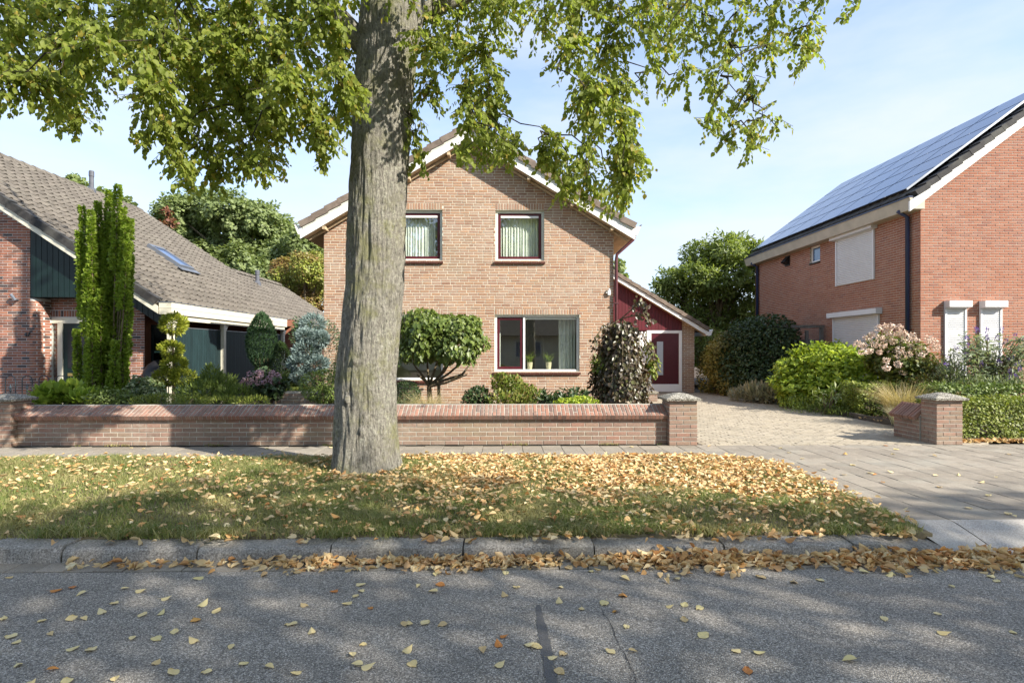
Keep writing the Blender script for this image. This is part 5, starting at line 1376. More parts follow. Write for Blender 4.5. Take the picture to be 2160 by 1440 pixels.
def shade_tree(x, y, label, n=16000, r=(4.6, 4.4, 3.6), zc=8.2, thr=.5, size=.2):
    t = thing('lime_tree', label, 'tree', (x, y, 0))
    m = MB(); m.tube([(x, y, -.2), (x+.05, y, 2.5), (x, y+.05, 5), (x, y, zc+1)], [.36, .28, .25, .1], 12)
    for a in range(6):
        e = Vector((x+math.cos(a*1.05)*r[0]*.75, y+math.sin(a*1.05)*r[1]*.75, zc+(a % 3)*.7-.4)); m.tube([(x, y, 4.6+a*.35), Vector((x, y, 5.4+a*.3)).lerp(e, .5)+Vector((0, 0, .3)), e], [.12, .08, .03], 7)
    m.build('trunk', M['bark'], t, smooth=True)
    P, o = blob_points((x, y, zc), r, n, .2, .14, 3.0); g = lumps(P, 1.0, 1.3, 9); k = g > thr; P, o = P[k], o[k]
    D, Nm = orient(P, o, 'droop'); leaves('crown', P, D, Nm, size*(.7+.6*rng.random(len(P))), 'wide', M['lime_leaf'], t)
shade_tree(10.6, -5.6, 'lime tree across the street that shades the road, trunk out of the picture')
shade_tree(1.6, -6.2, 'second lime tree across the street, behind the viewer')
shade_tree(19.0, -6.0, 'third lime tree across the street, far out of the picture')

def opposite_house():
    t = thing('bungalow', 'long low brick house across the street, seen only as a reflection in the windows', 'house', (2, -20, 0))
    m = MB(); m.box(-16, 20, -28, -19, -.1, 2.7); m.build('wall', M['cream'], t)
    m = MB(); m.prism([(-16.5, -18.4, 2.7), (-16.5, -28.6, 2.7), (-16.5, -23.5, 6.2)], (37, 0, 0)); m.build('roof', M['tile_grey'], t)
    for x in (-12, -6, 1, 7, 14): m = MB(); m.box(x, x+2.2, -19.05, -18.96, .9, 2.3); m.build('window', M['white'], t)
    for x in (-12, -6, 1, 7, 14): m = MB(); m.box(x+.1, x+2.1, -18.97, -18.94, 1.0, 2.2); m.build('pane', M['solar'], t)
opposite_house()

# ---------------------------------------------------------------- garden plants, left
def columnar_tree():
    c = at(228, 835, 11.5); x0, y0 = c.x, 11.5
    t = thing('columnar_tree', 'bright green columnar tree with upright crinkled shoots before the left porch', 'tree', (x0, y0, 0))
    m = MB(); P, D, Nm, S = [], [], [], []
    shoots = [(225,560,1.0)]
    tops = [(248,392,.07),(226,402,.06),(205,428,.06),(185,446,.07),(165,436,.06),(263,440,.06),(281,462,.06),(240,450,.08),(215,470,.08),(195,480,.09),(265,480,.08),(160,490,.06),(288,540,.05),(170,520,.09),(250,520,.1),(225,510,.1),(205,540,.1),(275,510,.07),(180,570,.1),(260,570,.1),(235,580,.1),(210,610,.1),(190,630,.1),(250,640,.1),(225,660,.1),(200,690,.1),(262,690,.09),(240,720,.1),(182,700,.08),(150,695,.04),(172,745,.05),(270,760,.05),(265,630,.06),(280,600,.05),(210,760,.1),(235,790,.1)]
    for (px, py, rr) in tops:
        y = y0 + rng.normal()*.20; tp = at(228+(px-228)*.88+rng.normal()*3, py, y); bs = Vector((x0 + (tp.x-x0)*.35, y0+(y-y0)*.4, .05)); H = tp.z-.05
        low = max(.12, tp.z-1.3-rng.random()*.5); mid = Vector((x0+(tp.x-x0)*.85, y, low))
        m.tube([bs, mid, tp], [.02, .014, .005], 5)
        n = int((tp.z-low)*600)
        for q in range(n):
            u = rng.random(); p = mid.lerp(tp, u); a = rng.random()*6.283; rad = rr*1.1*(1-.85*u)*(.3+.8*rng.random()) + .010
            o = Vector((math.cos(a), math.sin(a), .0)); P.append(p+o*rad); D.append((o.x, o.y, .5+rng.normal()*.5)); Nm.append((o.x*.6+rng.normal()*.5, o.y*.6+rng.normal()*.5, .7)); S.append(.066*(.7+.6*rng.random()))
    Pb, ob = blob_points((x0, y0, 1.55), (.31, .28, 1.45), 5200, .3, .12, 4, flat=.05); Db, Nb = orient(Pb, ob, 'up')
    leaves('foliage', np.vstack([np.array([tuple(p) for p in P]), Pb]), np.vstack([np.array(D), Db]), np.vstack([np.array(Nm), Nb]), np.concatenate([np.array(S), .06*(.7+.6*rng.random(len(Pb)))]), 'wide', M['g_bright'], t)
    m.build('trunk', M['stem'], t)
columnar_tree()

def B(px, py, Y, rx, rz, n, ry=None):
    """blob given by picture spot, depth and radii in metres"""
    p = at(px, py, Y); return (p.x, Y, p.z, rx, ry or rx, rz, n)

shrub('bergenia', 'low broad-leaved bright green plants behind the left wall pillar', 'plant', [B(105,838,10.3,.28,.2,260), B(150,833,10.4,.28,.22,260), B(185,842,10.2,.22,.16,180)], M['g_bright'], .12, 'leaf', 'up', shell=.2)
shrub('ground_cover_shrub', 'low green ground cover under the columnar tree', 'shrub', [B(235,838,10.2,.35,.16,700), B(210,840,10.4,.3,.18,500), B(275,846,10.1,.25,.12,400)], M['g_mid'], .05, 'leaf', 'out')
shrub('variegated_shrub', 'shiny variegated shrub right of the columnar tree', 'shrub', [B(298,822,10.9,.28,.28,1100), B(325,832,10.8,.2,.2,500), B(285,835,10.8,.2,.18,400)], mat_leaf('variegated_leaf', [(0.05,0.09,0.02),(0.10,0.14,0.05),(0.40,0.42,0.22),(0.07,0.11,0.03),(0.16,0.2,0.09)], .25, .35, .5), .055, 'leaf', 'out')
tuft_c = at(375, 835, 11.3)
grass_tuft('ornamental_grass', 'pale fountain grass at the foot of the golden pompon conifer', (tuft_c.x, 11.3, .05), .14, .75, 420, M['greygrass'], .95, .004)
def pompon():
    c = at(362, 800, 12.0); t = thing('pompon_conifer', 'golden conifer clipped into stacked pompons', 'tree', (c.x, 12.0, 0))
    m = MB(); m.tube([(c.x+.02, 12, 0), (c.x+.04, 12.02, 1.0), (c.x, 12, 2.0)], [.035, .03, .015], 7); m.build('trunk', M['stem'], t)
    for (px, py, r, rz, n) in ((366,684,.22,.20,1900),(362,736,.19,.15,1500),(368,768,.21,.14,1500),(350,796,.22,.16,1300),(385,796,.22,.15,1200)):
        b = B(px, py, 12.0, r, rz, n); P, o = blob_points(b[:3], b[3:6], n, .55, .12, 4); D, Nm = orient(P, o, 'spike'); leaves('pompon', P, D, Nm, .075*(.6+.8*rng.random(len(P))), 'thin', M['g_gold'], t)
pompon()
shrub('spreading_juniper', 'dark green spreading juniper with layered sprays', 'shrub', [B(455,815,10.9,.42,.2,1500), B(430,830,10.7,.45,.2,1500), B(500,835,10.6,.35,.16,900), B(450,795,11,.2,.2,500)], M['g_mid'], .085, 'thin', 'spike', shell=.35)
shrub('light_heather', 'low light green heather edge along the garden wall', 'shrub', [B(350,846,9.9,.3,.12,700), B(405,846,9.9,.3,.10,600), B(470,849,9.8,.35,.1,700), B(530,848,9.8,.3,.1,600), B(310,848,9.8,.25,.1,400)], M['g_hedge'], .05, 'thin', 'spike')
shrub('pink_hydrangea', 'faded pink hydrangea bush below the egg shaped conifer', 'shrub', [B(555,812,11.2,.36,.26,800), B(585,820,11.1,.25,.2,400)], M['g_dark'], .08, 'leaf', 'out')
def blooms(name, label, spots, mat, r, n=46, cat='flowers', size=.03):
    t = thing(name, label, cat, (spots[0][0], spots[0][1], 0))
    for (x, y, z, k) in spots:
        P, o = blob_points((x, y, z), (r*k, r*k, r*k*.85), n, .75, .06, 4); D, Nm = orient(P, o, 'out'); Nm = o; leaves('bloom', P, D, Nm, size*(.7+.6*rng.random(len(P))), 'wide', mat, t)
    return t
def add_blooms(tname, spots, mat, r, n=46, size=.03):
    t = [o for o in bpy.data.objects if o.name == tname][0]; off = t.location
    for (x, y, z, k) in spots:
        P, o = blob_points((x, y, z), (r*k, r*k, r*k*.85), n, .75, .06, 4); D, Nm = orient(P, o, 'out')
        leaves('bloom', P, D, o, size*(.7+.6*rng.random(len(P))), 'wide', mat, t)
sp = []
for i in range(24):
    a, e = rng.random()*6.28, rng.random(); p = at(557, 806, 11.2); sp.append((p.x+.38*math.cos(a)*math.sqrt(1-e*e*.8), 11.15-.3*abs(math.sin(a)), p.z-.12+.34*e, .7+.5*rng.random()))
add_blooms('pink_hydrangea', sp, M['pinkbloom'], .055)
def egg_conifer(name, label, blob, n, mat, stems):
    x, y, z, rx, ry, rz, _ = blob; t = thing(name, label, 'conifer', (x, y, 0))
    d = rand_dir(n); rad = .86+.14*rng.random(n)**.5; taper = 1 - .28*np.clip(d[:, 2], 0, 1)
    P = np.array([x, y, z]) + d*rad[:, None]*np.array([rx, ry, rz]); P[:, :2] = np.array([x, y]) + (P[:, :2]-np.array([x, y]))*taper[:, None]
    D, Nm = orient(P, unit(d/np.array([rx, ry, rz])), 'up'); leaves('foliage', P, D, Nm, .06*(.6+.8*rng.random(n)), 'thin', mat, t)
    m = MB()
    for i in range(stems): m.tube([(x+(i-1.5)*.07, y, 0), (x+(i-1.5)*.09, y, z-rz*.6)], [.022, .018], 6)
    m.build('trunk', M['stem'], t)
egg_conifer('egg_conifer', 'tall dark egg shaped clipped conifer on bare stems', B(552,720,12.4,.30,.60,0), 8000, M['g_yew'], 4)
egg_conifer('small_egg_conifer', 'smaller green egg shaped conifer behind the tall one', B(592,765,13.0,.23,.46,0), 3000, mat_leaf('egg_green', [(0.04,0.075,0.02),(0.06,0.10,0.03),(0.03,0.06,0.02)], .15), 1)
def blue_spruce():
    c = at(650, 830, 11.8); t = thing('cloud_pruned_spruce', 'blue grey spruce pruned into cloud pads by the house corner', 'tree', (c.x, 11.8, 0)); tr = MB(); pads = [(660,685,.24,.2),(645,708,.16,.12),(646,738,.25,.17),(630,766,.19,.14),(668,768,.22,.15),(676,715,.14,.14),(632,793,.15,.11)]
    tr.tube([(c.x, 11.8, 0), (c.x+.03, 11.8, .9), (c.x, 11.8, 1.7)], [.05, .04, .02], 7)
    for (px, py, r, rz) in pads:
        b = B(px, py, 11.8+rng.normal()*.12, r, rz, 0); n = 1300; P, o = blob_points(b[:3], b[3:6], n, .6, .1, 4); D, Nm = orient(P, o, 'spike'); leaves('pad', P, D, Nm, .075*(.6+.8*rng.random(len(P))), 'thin', M['g_blue'], t)
        tr.tube([(c.x+.02, 11.8, max(.4, b[2]-.5)), (b[0], b[1], b[2])], [.022, .01], 6)
    tr.build('trunk', M['stem'], t)
blue_spruce()
shrub('dwarf_conifer', 'dark green conifer behind the blue cloud spruce', 'shrub', [B(690,745,13.0,.35,.7,1600), B(640,700,13.4,.25,.35,700)], M['g_yew'], .07, 'thin', 'spike')
shrub('round_box_bush', 'rounded box bush left of the street tree behind the wall', 'shrub', [B(682,815,10.6,.42,.33,3400), B(720,822,10.7,.3,.28,1400)], M['g_box'], .032, 'wide', 'out', shell=.75, amp=.06)
shrub('low_green_mat', 'low leafy plants between the hydrangea and the planter', 'shrub', [B(600,800,11.9,.3,.12,500), B(625,806,12,.3,.1,400)], M['g_mid'], .06, 'leaf', 'out')

# ---------------------------------------------------------------- main garden
def umbrella_tree():
    c = at(925, 860, 12.0); x0, y0 = c.x, 12.0; t = thing('umbrella_tree', 'small multi stemmed tree clipped to an umbrella crown before the house', 'tree', (x0, y0, 0))
    m = MB(); ends = [(870,765),(900,750),(930,740),(960,745),(990,750),(985,790),(880,790),(945,760)]
    fork = at(905, 815, 12.0)
    m.tube([(x0-.15, y0, 0), fork], [.06, .05], 8)
    for (px, py) in ends:
        e = at(px, py, 12.0+rng.normal()*.3); mid = fork.lerp(e, .5)+Vector((rng.normal()*.06, rng.normal()*.06, -.04)); m.tube([fork, mid, e], [.032, .026, .014], 6)
    f2 = at(975, 790, 11.8); m.tube([(x0+.05, y0-.1, .05), at(925, 805, 11.9), f2, at(990, 770, 11.8)], [.045, .04, .03, .015], 7)
    m.build('trunk', M['stem'], t)
    ct = at(928, 722, 12.0); n = 6200; d = rand_dir(n); d[:, 2] = np.where(d[:, 2] < -.6, -d[:, 2]*.5, d[:, 2]); d = unit(d)
    P = np.array(ct) + d*(.55+.45*rng.random(n)**.5)[:, None]*lumps(d, .16, 5.0)[:, None]*np.array([.95, .85, .72])
    P[:, 2] = np.maximum(P[:, 2], ct.z-.62+.35*rng.random(n) - .14*np.sin(P[:, 0]*4+1)); o = unit(d)
    D, Nm = orient(P, o, 'droop'); leaves('crown', P, D, Nm, .088*(.6+.8*rng.random(n)), 'leaf', M['g_umbrella'], t)
umbrella_tree()
shrub('box_ball', 'dark clipped box ball just right of the street tree', 'shrub', [B(858,830,10.9,.26,.24,2400)], M['g_dark'], .03, 'wide', 'out', shell=.8, amp=.04)
gt = at(905, 850, 10.4); grass_tuft('golden_grass', 'golden feather grass tuft under the umbrella tree', (gt.x-.05, 10.4, .1), .12, .72, 900, M['straw'], 1.0, .0025)
gt2 = at(855, 852, 10.2); grass_tuft('pale_grass', 'pale green grass tuft below the dark box ball', (gt2.x, 10.2, .2), .1, .5, 320, M['greygrass'], 1.0, .004)
shrub('dark_evergreen', 'small dark glossy evergreen bush under the living room window', 'shrub', [B(1008,842,10.9,.28,.25,1500)], M['g_dark'], .05, 'leaf', 'out')
shrub('yellowing_shrub', 'yellow green azalea like shrub under the living room window', 'shrub', [B(1085,830,10.9,.34,.32,1500), B(1055,810,10.9,.16,.2,350), B(1115,840,10.8,.28,.2,700), B(1075,845,10.6,.4,.18,700)], mat_leaf('azalea_leaf', [(0.13,0.19,0.03),(0.20,0.25,0.05),(0.28,0.28,0.08),(0.09,0.14,0.03),(0.30,0.20,0.08)], .3, .4, .5), .055, 'leaf', 'up')
shrub('spreading_leafy_plant', 'low dark plant with long leaves left of the copper beech', 'plant', [B(1160,842,10.7,.25,.12,160), B(1210,836,10.7,.28,.14,200), B(1180,846,10.4,.3,.1,160)], M['g_dark'], .13, 'lance', 'out', shell=.3)
shrub('light_low_shrub', 'low light green shrub edge in front of the long leaved plant', 'shrub', [B(1225,847,9.9,.25,.1,500), B(1195,850,9.8,.25,.08,400)], M['g_yellow'], .045, 'leaf', 'out')
def copper_beech():
    c = at(1312, 860, 11.2); x0, y0 = c.x, 11.2; t = thing('weeping_copper_beech', 'weeping copper beech with dark purple leaves beside the front door', 'tree', (x0, y0, 0))
    m = MB(); top = at(1310, 672, 11.2)
    m.tube([(x0, y0, 0), (x0+.03, y0, 1.0), top], [.05, .04, .02], 8)
    P, D, Nm, S, G = [], [], [], [], []
    n = 230
    for i in range(n):
        a = rng.random()*6.283; q = rng.random()
        rmax = .62 + .08*math.sin(3*a); rr = rmax*(.45+.55*math.sqrt(q)); st = top + Vector((.14*math.cos(a), .14*math.sin(a), -.05-.5*rng.random()**2))
        end = Vector((x0+rr*math.cos(a), y0+rr*.9*math.sin(a), .12+.75*rng.random()**1.4)); k1 = Vector((x0+rr*.75*math.cos(a), y0+rr*.7*math.sin(a), st.z-.25-.35*rng.random()))
        L = (st-k1).length+(end-k1).length; cnt = int(L*24)
        for s in range(cnt):
            u = .05+.95*s/cnt; p = st*(1-u)**2 + k1*2*u*(1-u) + end*u*u; P.append(tuple(p+Vector(rng.normal(size=3))*.022)); tng = Vector((math.cos(a)*.35, math.sin(a)*.35, -.8)); D.append(tuple(tng+Vector(rng.normal(size=3))*.4)); Nm.append((math.cos(a)+rng.normal()*.5, math.sin(a)+rng.normal()*.5, .45)); S.append(.078*(.65+.6*rng.random()))
        if i % 5 == 0: m.tube([st, k1, end], [.008, .006, .002], 4, cap=False)
    def spray(pxs, cnt):
        pts = [at(x, y, d) for (x, y, d) in pxs]; m.tube([top]+pts, [.012]*(len(pts))+[.003], 5, cap=False)
        for i in range(cnt):
            u = rng.random()*(len(pts)-1); j = int(u); p = pts[j].lerp(pts[j+1], u-j); P.append(tuple(p+Vector(rng.normal(size=3))*.04)); D.append((rng.normal()*.5, rng.normal()*.5, -.9)); Nm.append((rng.normal()*.5, -.8, .4)); S.append(.075*(.7+.5*rng.random()))
    spray([(1330,655,11.1),(1352,630,11.0),(1362,650,10.9),(1372,680,10.9)], 70); spray([(1340,665,11),(1358,662,10.9),(1370,685,10.9)], 40)
    spray([(1290,685,11.1),(1268,695,11.0),(1256,712,11.0),(1252,735,10.9)], 34); spray([(1285,690,11.2),(1270,720,11.1),(1262,760,11.1)], 30); spray([(1335,690,11.2),(1350,700,11),(1372,730,11),(1380,760,11)], 60)
    leaves('crown', np.array(P), np.array(D), np.array(Nm), np.array(S), 'leaf', M['g_beech'], t)
    # greener side shoots
    g = [B(1262,765,11.2,.16,.2,160), B(1376,770,11.3,.14,.26,190), B(1368,735,11.3,.12,.14,80)]
    for b in g:
        p, o = blob_points(b[:3], b[3:6], b[6], .3, .15, 3); d, nn = orient(p, o, 'droop'); leaves('green_shoot', p, d, nn, .07*(.7+.5*rng.random(len(p))), 'leaf', M['g_beechg'], t)
    m.build('trunk', M['stem'], t)
copper_beech()

# ---------------------------------------------------------------- background trees
def big_tree(name, label, spots, depth, mat, size, trunkpx, tpl='wide', mode='out', shell=.45, cut=None, seedamp=.2):
    c = at(trunkpx, 740, depth); t = thing(name, label, 'tree', (c.x, depth, 0)); Ps, Os = [], []; m = MB(); zs = [at(px, py, depth).z for (px, py, *_ ) in spots]
    m.tube([(c.x, depth, 0), (c.x+.1, depth, max(zs)*.5), (c.x, depth, max(zs)*.9)], [max(zs)*.03, max(zs)*.022, .05], 9)
    for (px, py, rp, n) in spots:
        y = depth + rng.normal()*rp*depth/FPX*.6; p = at(px, py, y); r = rp*depth/FPX
        q, o = blob_points(p, (r, r, r*.85), n, shell, seedamp, 4); Ps.append(q); Os.append(o); m.tube([(c.x, depth, max(.5, p.z*.5)), Vector((c.x, depth, p.z*.6)).lerp(p, .5)+Vector((0, 0, .1*r)), p], [r*.09, r*.06, r*.02], 6)
    P = np.vstack(Ps); o = np.vstack(Os); k = P[:, 2] > .05; P, o = P[k], o[k]; D, Nm = orient(P, o, mode); leaves('crown', P, D, Nm, size*(.6+.8*rng.random(len(P))), tpl, mat, t); m.build('trunk', M['stem'], t)
    return t
rr = [(340,530,40,3000),(390,545,44,3000),(450,590,44,3000),(520,610,44,3000),(580,625,40,2500),(640,620,40,2500),(690,600,30,2000)]
for (x, y, r) in ((370,450,40),(420,440,42),(480,445,46),(540,460,46),(590,490,44),(640,520,40),(675,545,34),(360,490,42),(415,495,46),(470,500,50),(530,520,50),(590,545,46),(640,570,44),(440,545,40),(500,560,46),(560,590,46),(610,600,40),(670,590,36)): rr.append((x, y, r, 3600))
big_tree('broadleaf_tree', 'large rounded green tree rising behind the tiled roof', rr, 42.0, M['g_far'], .24, 520, shell=.4, seedamp=.3)
big_tree('reddening_tree', 'smaller tree turning red at the top beside the house corner', [(600,565,30,2000),(640,560,34,2200),(675,580,30,1800),(610,600,32,1800),(650,610,38,2400),(680,630,32,1800),(640,640,34,1600),(590,580,20,700),(665,545,18,700)], 31.0, M['g_red'], .11, 645)
big_tree('ridge_tree', 'tree top peeking over the left roof ridge by the flue', [(155,385,14,160),(168,392,14,160),(215,408,10,80),(265,425,9,70)], 34.0, M['g_far'], .3, 185)
big_tree('red_branch_tree', 'reddish twigs poking out beside the large rounded tree', [(352,448,8,60),(360,470,10,80),(345,475,8,50)], 33.0, mat_leaf('red_twig_leaf', [(0.16,0.06,0.04),(0.22,0.09,0.05),(0.12,0.08,0.03)], .3), .2, 352)
big_tree('slender_tree', 'thin distant tree just visible behind the house downpipe', [(1306,560,9,110),(1312,582,8,80),(1304,575,8,70)], 45.0, M['g_far'], .35, 1306)
big_tree('cherry_tree', 'loose leafy tree behind the annex roof', [(1480,540,36,1600),(1530,530,38,1700),(1570,525,30,1000),(1590,545,24,600),(1430,590,34,1400),(1480,590,44,2200),(1540,585,44,2200),(1590,590,30,1200),(1410,620,26,900),(1460,645,44,2000),(1520,640,46,2200),(1580,645,38,1600),(1440,690,40,1600),(1500,690,44,1800),(1560,690,40,1600),(1480,740,44,1400),(1540,740,44,1400),(1390,600,14,240),(1600,520,12,160),(1545,507,12,180)], 25.0, M['g_laurel'], .19, 1510, 'lance', 'out', .35, seedamp=.32)
big_tree('evergreen_tree', 'dark evergreen tree behind the annex and hedge', [(1500,720,40,700),(1560,700,40,700),(1620,720,36,600)], 27.0, M['g_dark'], .25, 1560)
shrub('tall_hedge_shrub', 'huge dark green rounded evergreen shrub at the end of the driveway', 'shrub', [B(1610,745,18.2,1.05,1.15,5200), B(1560,780,18.6,.85,.95,3200), B(1645,790,17.9,.7,1.0,2600), B(1600,800,17.6,.7,.7,2000), B(1620,700,18.4,.8,.6,1600), B(1575,710,18.6,.7,.6,1400), B(1655,720,18.2,.5,.7,1200)], M['g_dark'], .085, 'leaf', 'out', shell=.6, amp=.10)
shrub('driveway_hedge', 'brownish green hedge along the far driveway beside the annex', 'hedge', [B(1530,765,18.9,.65,1.05,3000), B(1508,785,19.8,.6,1.1,2400), B(1545,800,18.6,.55,.65,1800), B(1500,740,21,.6,.9,1400)], mat_leaf('brownish_hedge', [(0.11,0.125,0.035),(0.16,0.16,0.045),(0.21,0.17,0.06),(0.08,0.11,0.035)], .3, patch=((0.36,0.30,0.07), .8, .6)), .075, 'leaf', 'out', shell=.6, amp=.08)

# ---------------------------------------------------------------- right flower bed
shrub('lavender_bush', 'faded silvery lavender bush at the far bed corner', 'shrub', [B(1600,830,16.2,.5,.28,900), B(1570,838,16.6,.4,.2,500), B(1635,832,15.8,.4,.28,600)], M['lavender'], .17, 'thin', 'up', shell=.3)
shrub('choisya_shrub', 'large bright yellow green shrub in the driveway bed', 'shrub', [B(1700,790,15.0,.75,.65,2400), B(1760,780,14.6,.8,.68,2600), B(1815,785,14.2,.6,.55,1700), B(1690,825,14.6,.6,.5,1700), B(1755,830,14.0,.65,.5,1800), B(1770,750,14.8,.4,.35,700), B(1705,755,15.2,.35,.3,500), B(1660,800,15.4,.4,.5,800)], M['g_yellow'], .095, 'leaf', 'out', shell=.5, amp=.26, freq=5)
shrub('green_foot_plants', 'low fresh green weeds at the foot of the yellow shrub', 'plant', [B(1730,868,13.2,.6,.16,700), B(1780,872,12.8,.5,.16,600), B(1690,855,13.8,.5,.2,600)], M['g_mid'], .07, 'thin', 'up', shell=.2)
shrub('pale_fern', 'pale silvery fern leaves in front of the yellow shrub', 'plant', [B(1745,838,13.0,.30,.2,60), B(1765,830,12.9,.25,.2,50)], mat_leaf('fern_pale', [(0.26,0.32,0.13),(0.34,0.38,0.18),(0.20,0.26,0.09)], .3), .13, 'thin', 'out', shell=.2)
shrub('panicle_hydrangea', 'tall panicle hydrangea with cream and pink flower heads', 'shrub', [B(1895,760,13.1,.68,.5,2000), B(1865,745,13.2,.5,.45,900), B(1930,790,12.9,.6,.5,1500), B(1905,800,12.9,.45,.35,800)], mat_leaf('hydr_leaf', [(0.07,0.10,0.02),(0.11,0.14,0.025),(0.18,0.18,0.03),(0.05,0.08,0.02)], .3), .085, 'leaf', 'out', shell=.4)
hp = []
for (x, y) in ((1853,692),(1865,690),(1880,688),(1897,690),(1840,705),(1872,700),(1893,703),(1907,702),(1830,712),(1856,712),(1873,714),(1912,712),(1925,708),(1822,728),(1845,726),(1862,728),(1884,720),(1932,718),(1905,724),(1920,728),(1810,725),(1835,740),(1855,742),(1880,742),(1898,738),(1925,735),(1940,732),(1950,740),(1900,750),(1915,748),(1940,750),(1968,720),(1975,732),(1960,715),(1820,742),(1870,760),(1895,768),(1880,755),(1925,760),(1905,785),(1870,775)):
    dpt = 12.6 + rng.random()*.35 - max(0, (y-720))*.003; p = at(x, y, dpt); hp.append((p.x, dpt, p.z, .8+.4*rng.random()))
add_blooms('panicle_hydrangea', hp, M['hydr'], .078, 80, .036)
shrub('red_tinged_shrub', 'green shrub with reddish tips right of the hydrangea', 'shrub', [B(1960,780,12.6,.45,.4,1100), B(1985,800,12.3,.4,.35,900), B(1950,820,12.0,.45,.3,800)], mat_leaf('red_tinged', [(0.12,0.15,0.03),(0.17,0.19,0.04),(0.20,0.12,0.05),(0.09,0.12,0.03)], .3), .075, 'lance', 'out', shell=.4)
def buddleia():
    c = at(2085, 800, 12.0); t = thing('butterfly_bush', 'arching grey green butterfly bush with purple flower spikes', 'shrub', (c.x, 12.0, 0)); m = MB(); P, D, Nm, S = [], [], [], []; spikes = []
    base = Vector((c.x, 12.0, .0))
    for i in range(85):
        px, py = 2000+rng.random()*190, 695+rng.random()**1.2*95; e = at(px, py + abs(px-2085)*.12, 11.9+rng.normal()*.35); mid = base.lerp(e, .55)+Vector((0, 0, .35)); m.tube([base+Vector(rng.normal(size=3))*.05, mid, e], [.012, .008, .003], 5, cap=False)
        for s in range(34):
            u = .25+.75*rng.random(); p = base*(1-u)**2 + mid*2*u*(1-u) + e*u*u; o = rng.normal(size=3); P.append(tuple(p+Vector(o)*.04)); D.append((o[0], o[1], .1+rng.normal()*.4)); Nm.append((rng.normal()*.4, -.4, .8)); S.append(.11*(.6+.7*rng.random()))
        if i % 3 == 0: spikes.append((e, (e-mid).normalized()))
    leaves('foliage', np.array(P), np.array(D), np.array(Nm), np.array(S), 'lance', M['g_grey'], t); m.build('stem', M['stem'], t)
    for (x, y) in ((2125,760),(2140,770),(2150,780),(2110,765),(2130,785),(2145,795),(2120,800)): spikes.append((at(x, y, 11.6), Vector((rng.normal()*.4, -.4, .3)).normalized()))
    for (e, d) in spikes:
        n = 46; u = rng.random(n); a = rng.random(n)*6.283; L = .15; A = d.orthogonal().normalized(); Bv = d.cross(A); rad = .022*(1-u*.7)
        P = np.array(e) + u[:, None]*L*np.array(d) + rad[:, None]*(np.cos(a)[:, None]*np.array(A)+np.sin(a)[:, None]*np.array(Bv)); o = np.cos(a)[:, None]*np.array(A)+np.sin(a)[:, None]*np.array(Bv)
        leaves('flower_spike', P, o+np.array(d)*.3, rng.normal(size=(n, 3)), np.full(n, .022), 'wide', M['purple'], t)
buddleia()
def box_hedge(name, label, x0, x1, y0, y1, h_, n, mat, size=.035, z0=.03):
    t = thing(name, label, 'hedge', ((x0+x1)/2, (y0+y1)/2, 0)); F = rng.integers(0, 5, n); u, v = rng.random(n), rng.random(n); P = np.zeros((n, 3)); o = np.zeros((n, 3))
    A = [((x1-x0)*h_), ((x1-x0)*h_)*.3, (y1-y0)*h_, (y1-y0)*h_, (x1-x0)*(y1-y0)]; F = rng.choice(5, n, p=np.array(A)/sum(A))
    for f in range(5):
        k = F == f; uu, vv = u[k], v[k]
        if f < 2: P[k] = np.stack([x0+(x1-x0)*uu, np.full(k.sum(), y0 if f == 0 else y1), z0+(h_-z0)*vv], 1); o[k] = (0, -1 if f == 0 else 1, 0)
        elif f < 4: P[k] = np.stack([np.full(k.sum(), x0 if f == 2 else x1), y0+(y1-y0)*uu, z0+(h_-z0)*vv], 1); o[k] = (-1 if f == 2 else 1, 0, 0)
        else: P[k] = np.stack([x0+(x1-x0)*uu, y0+(y1-y0)*vv, np.full(k.sum(), h_)], 1); o[k] = (0, 0, 1)
    P -= o*(rng.random(n)**1.5*.14)[:, None]; P += o*(.025*np.sin(P[:, :1]*7+P[:, 2:]*5) + .02*np.sin(P[:, 1:2]*9)) + rng.normal(size=(n, 3))*.012
    D, Nm = orient(P, o, 'out'); leaves('foliage', P, D, Nm, size*(.6+.8*rng.random(n)), 'wide', mat, t)
    m = MB()
    for i in range(int((x1-x0)/.12)):
        x = x0+.08+i*.12; m.tube([(x, (y0+y1)/2+rng.normal()*.08, 0), (x+rng.normal()*.04, (y0+y1)/2+rng.normal()*.1, h_*.55), (x+rng.normal()*.08, (y0+y1)/2+rng.normal()*.15, h_*.9)], [.012, .009, .004], 5)
    m.build('stem', M['stem'], t)
box_hedge('clipped_box_hedge', 'small clipped box hedge block in front of the hydrangea', 7.78, 8.85, 12.3, 12.95, .74, 6000, M['g_hedge'], .045)
box_hedge('clipped_yew_hedge', 'clipped low hedge right of the driveway pillar', 7.30, 9.6, 9.15, 9.95, .655, 12000, M['g_hedge'], .04)
box_hedge('clipped_hedge_row', 'second clipped hedge row behind the low right hedge', 8.35, 11.2, 10.7, 11.4, .80, 7000, M['g_box'], .05)
dg = at(1912, 893, 10.9); grass_tuft('dry_grass', 'dry straw coloured grass tuft behind the driveway pillar', (dg.x+.15, 11.2, .05), .22, .85, 1000, M['straw'], .8, .004)
dg = at(1890, 890, 11.0); grass_tuft('dead_lavender', 'brittle brown dead stems at the bed edge beside the dry grass', (dg.x+.05, 10.7, .05), .28, .42, 700, M['lavender'], .7, .004)
shrub('weedy_plants', 'pale weedy stems between the hydrangea and butterfly bush', 'plant', [B(2005,790,11.8,.3,.4,500), B(2040,810,11.6,.5,.2,600), B(1995,830,11.4,.35,.2,500), B(2100,815,11.6,.6,.2,700)], M['g_grey'], .09, 'thin', 'up', shell=.2)

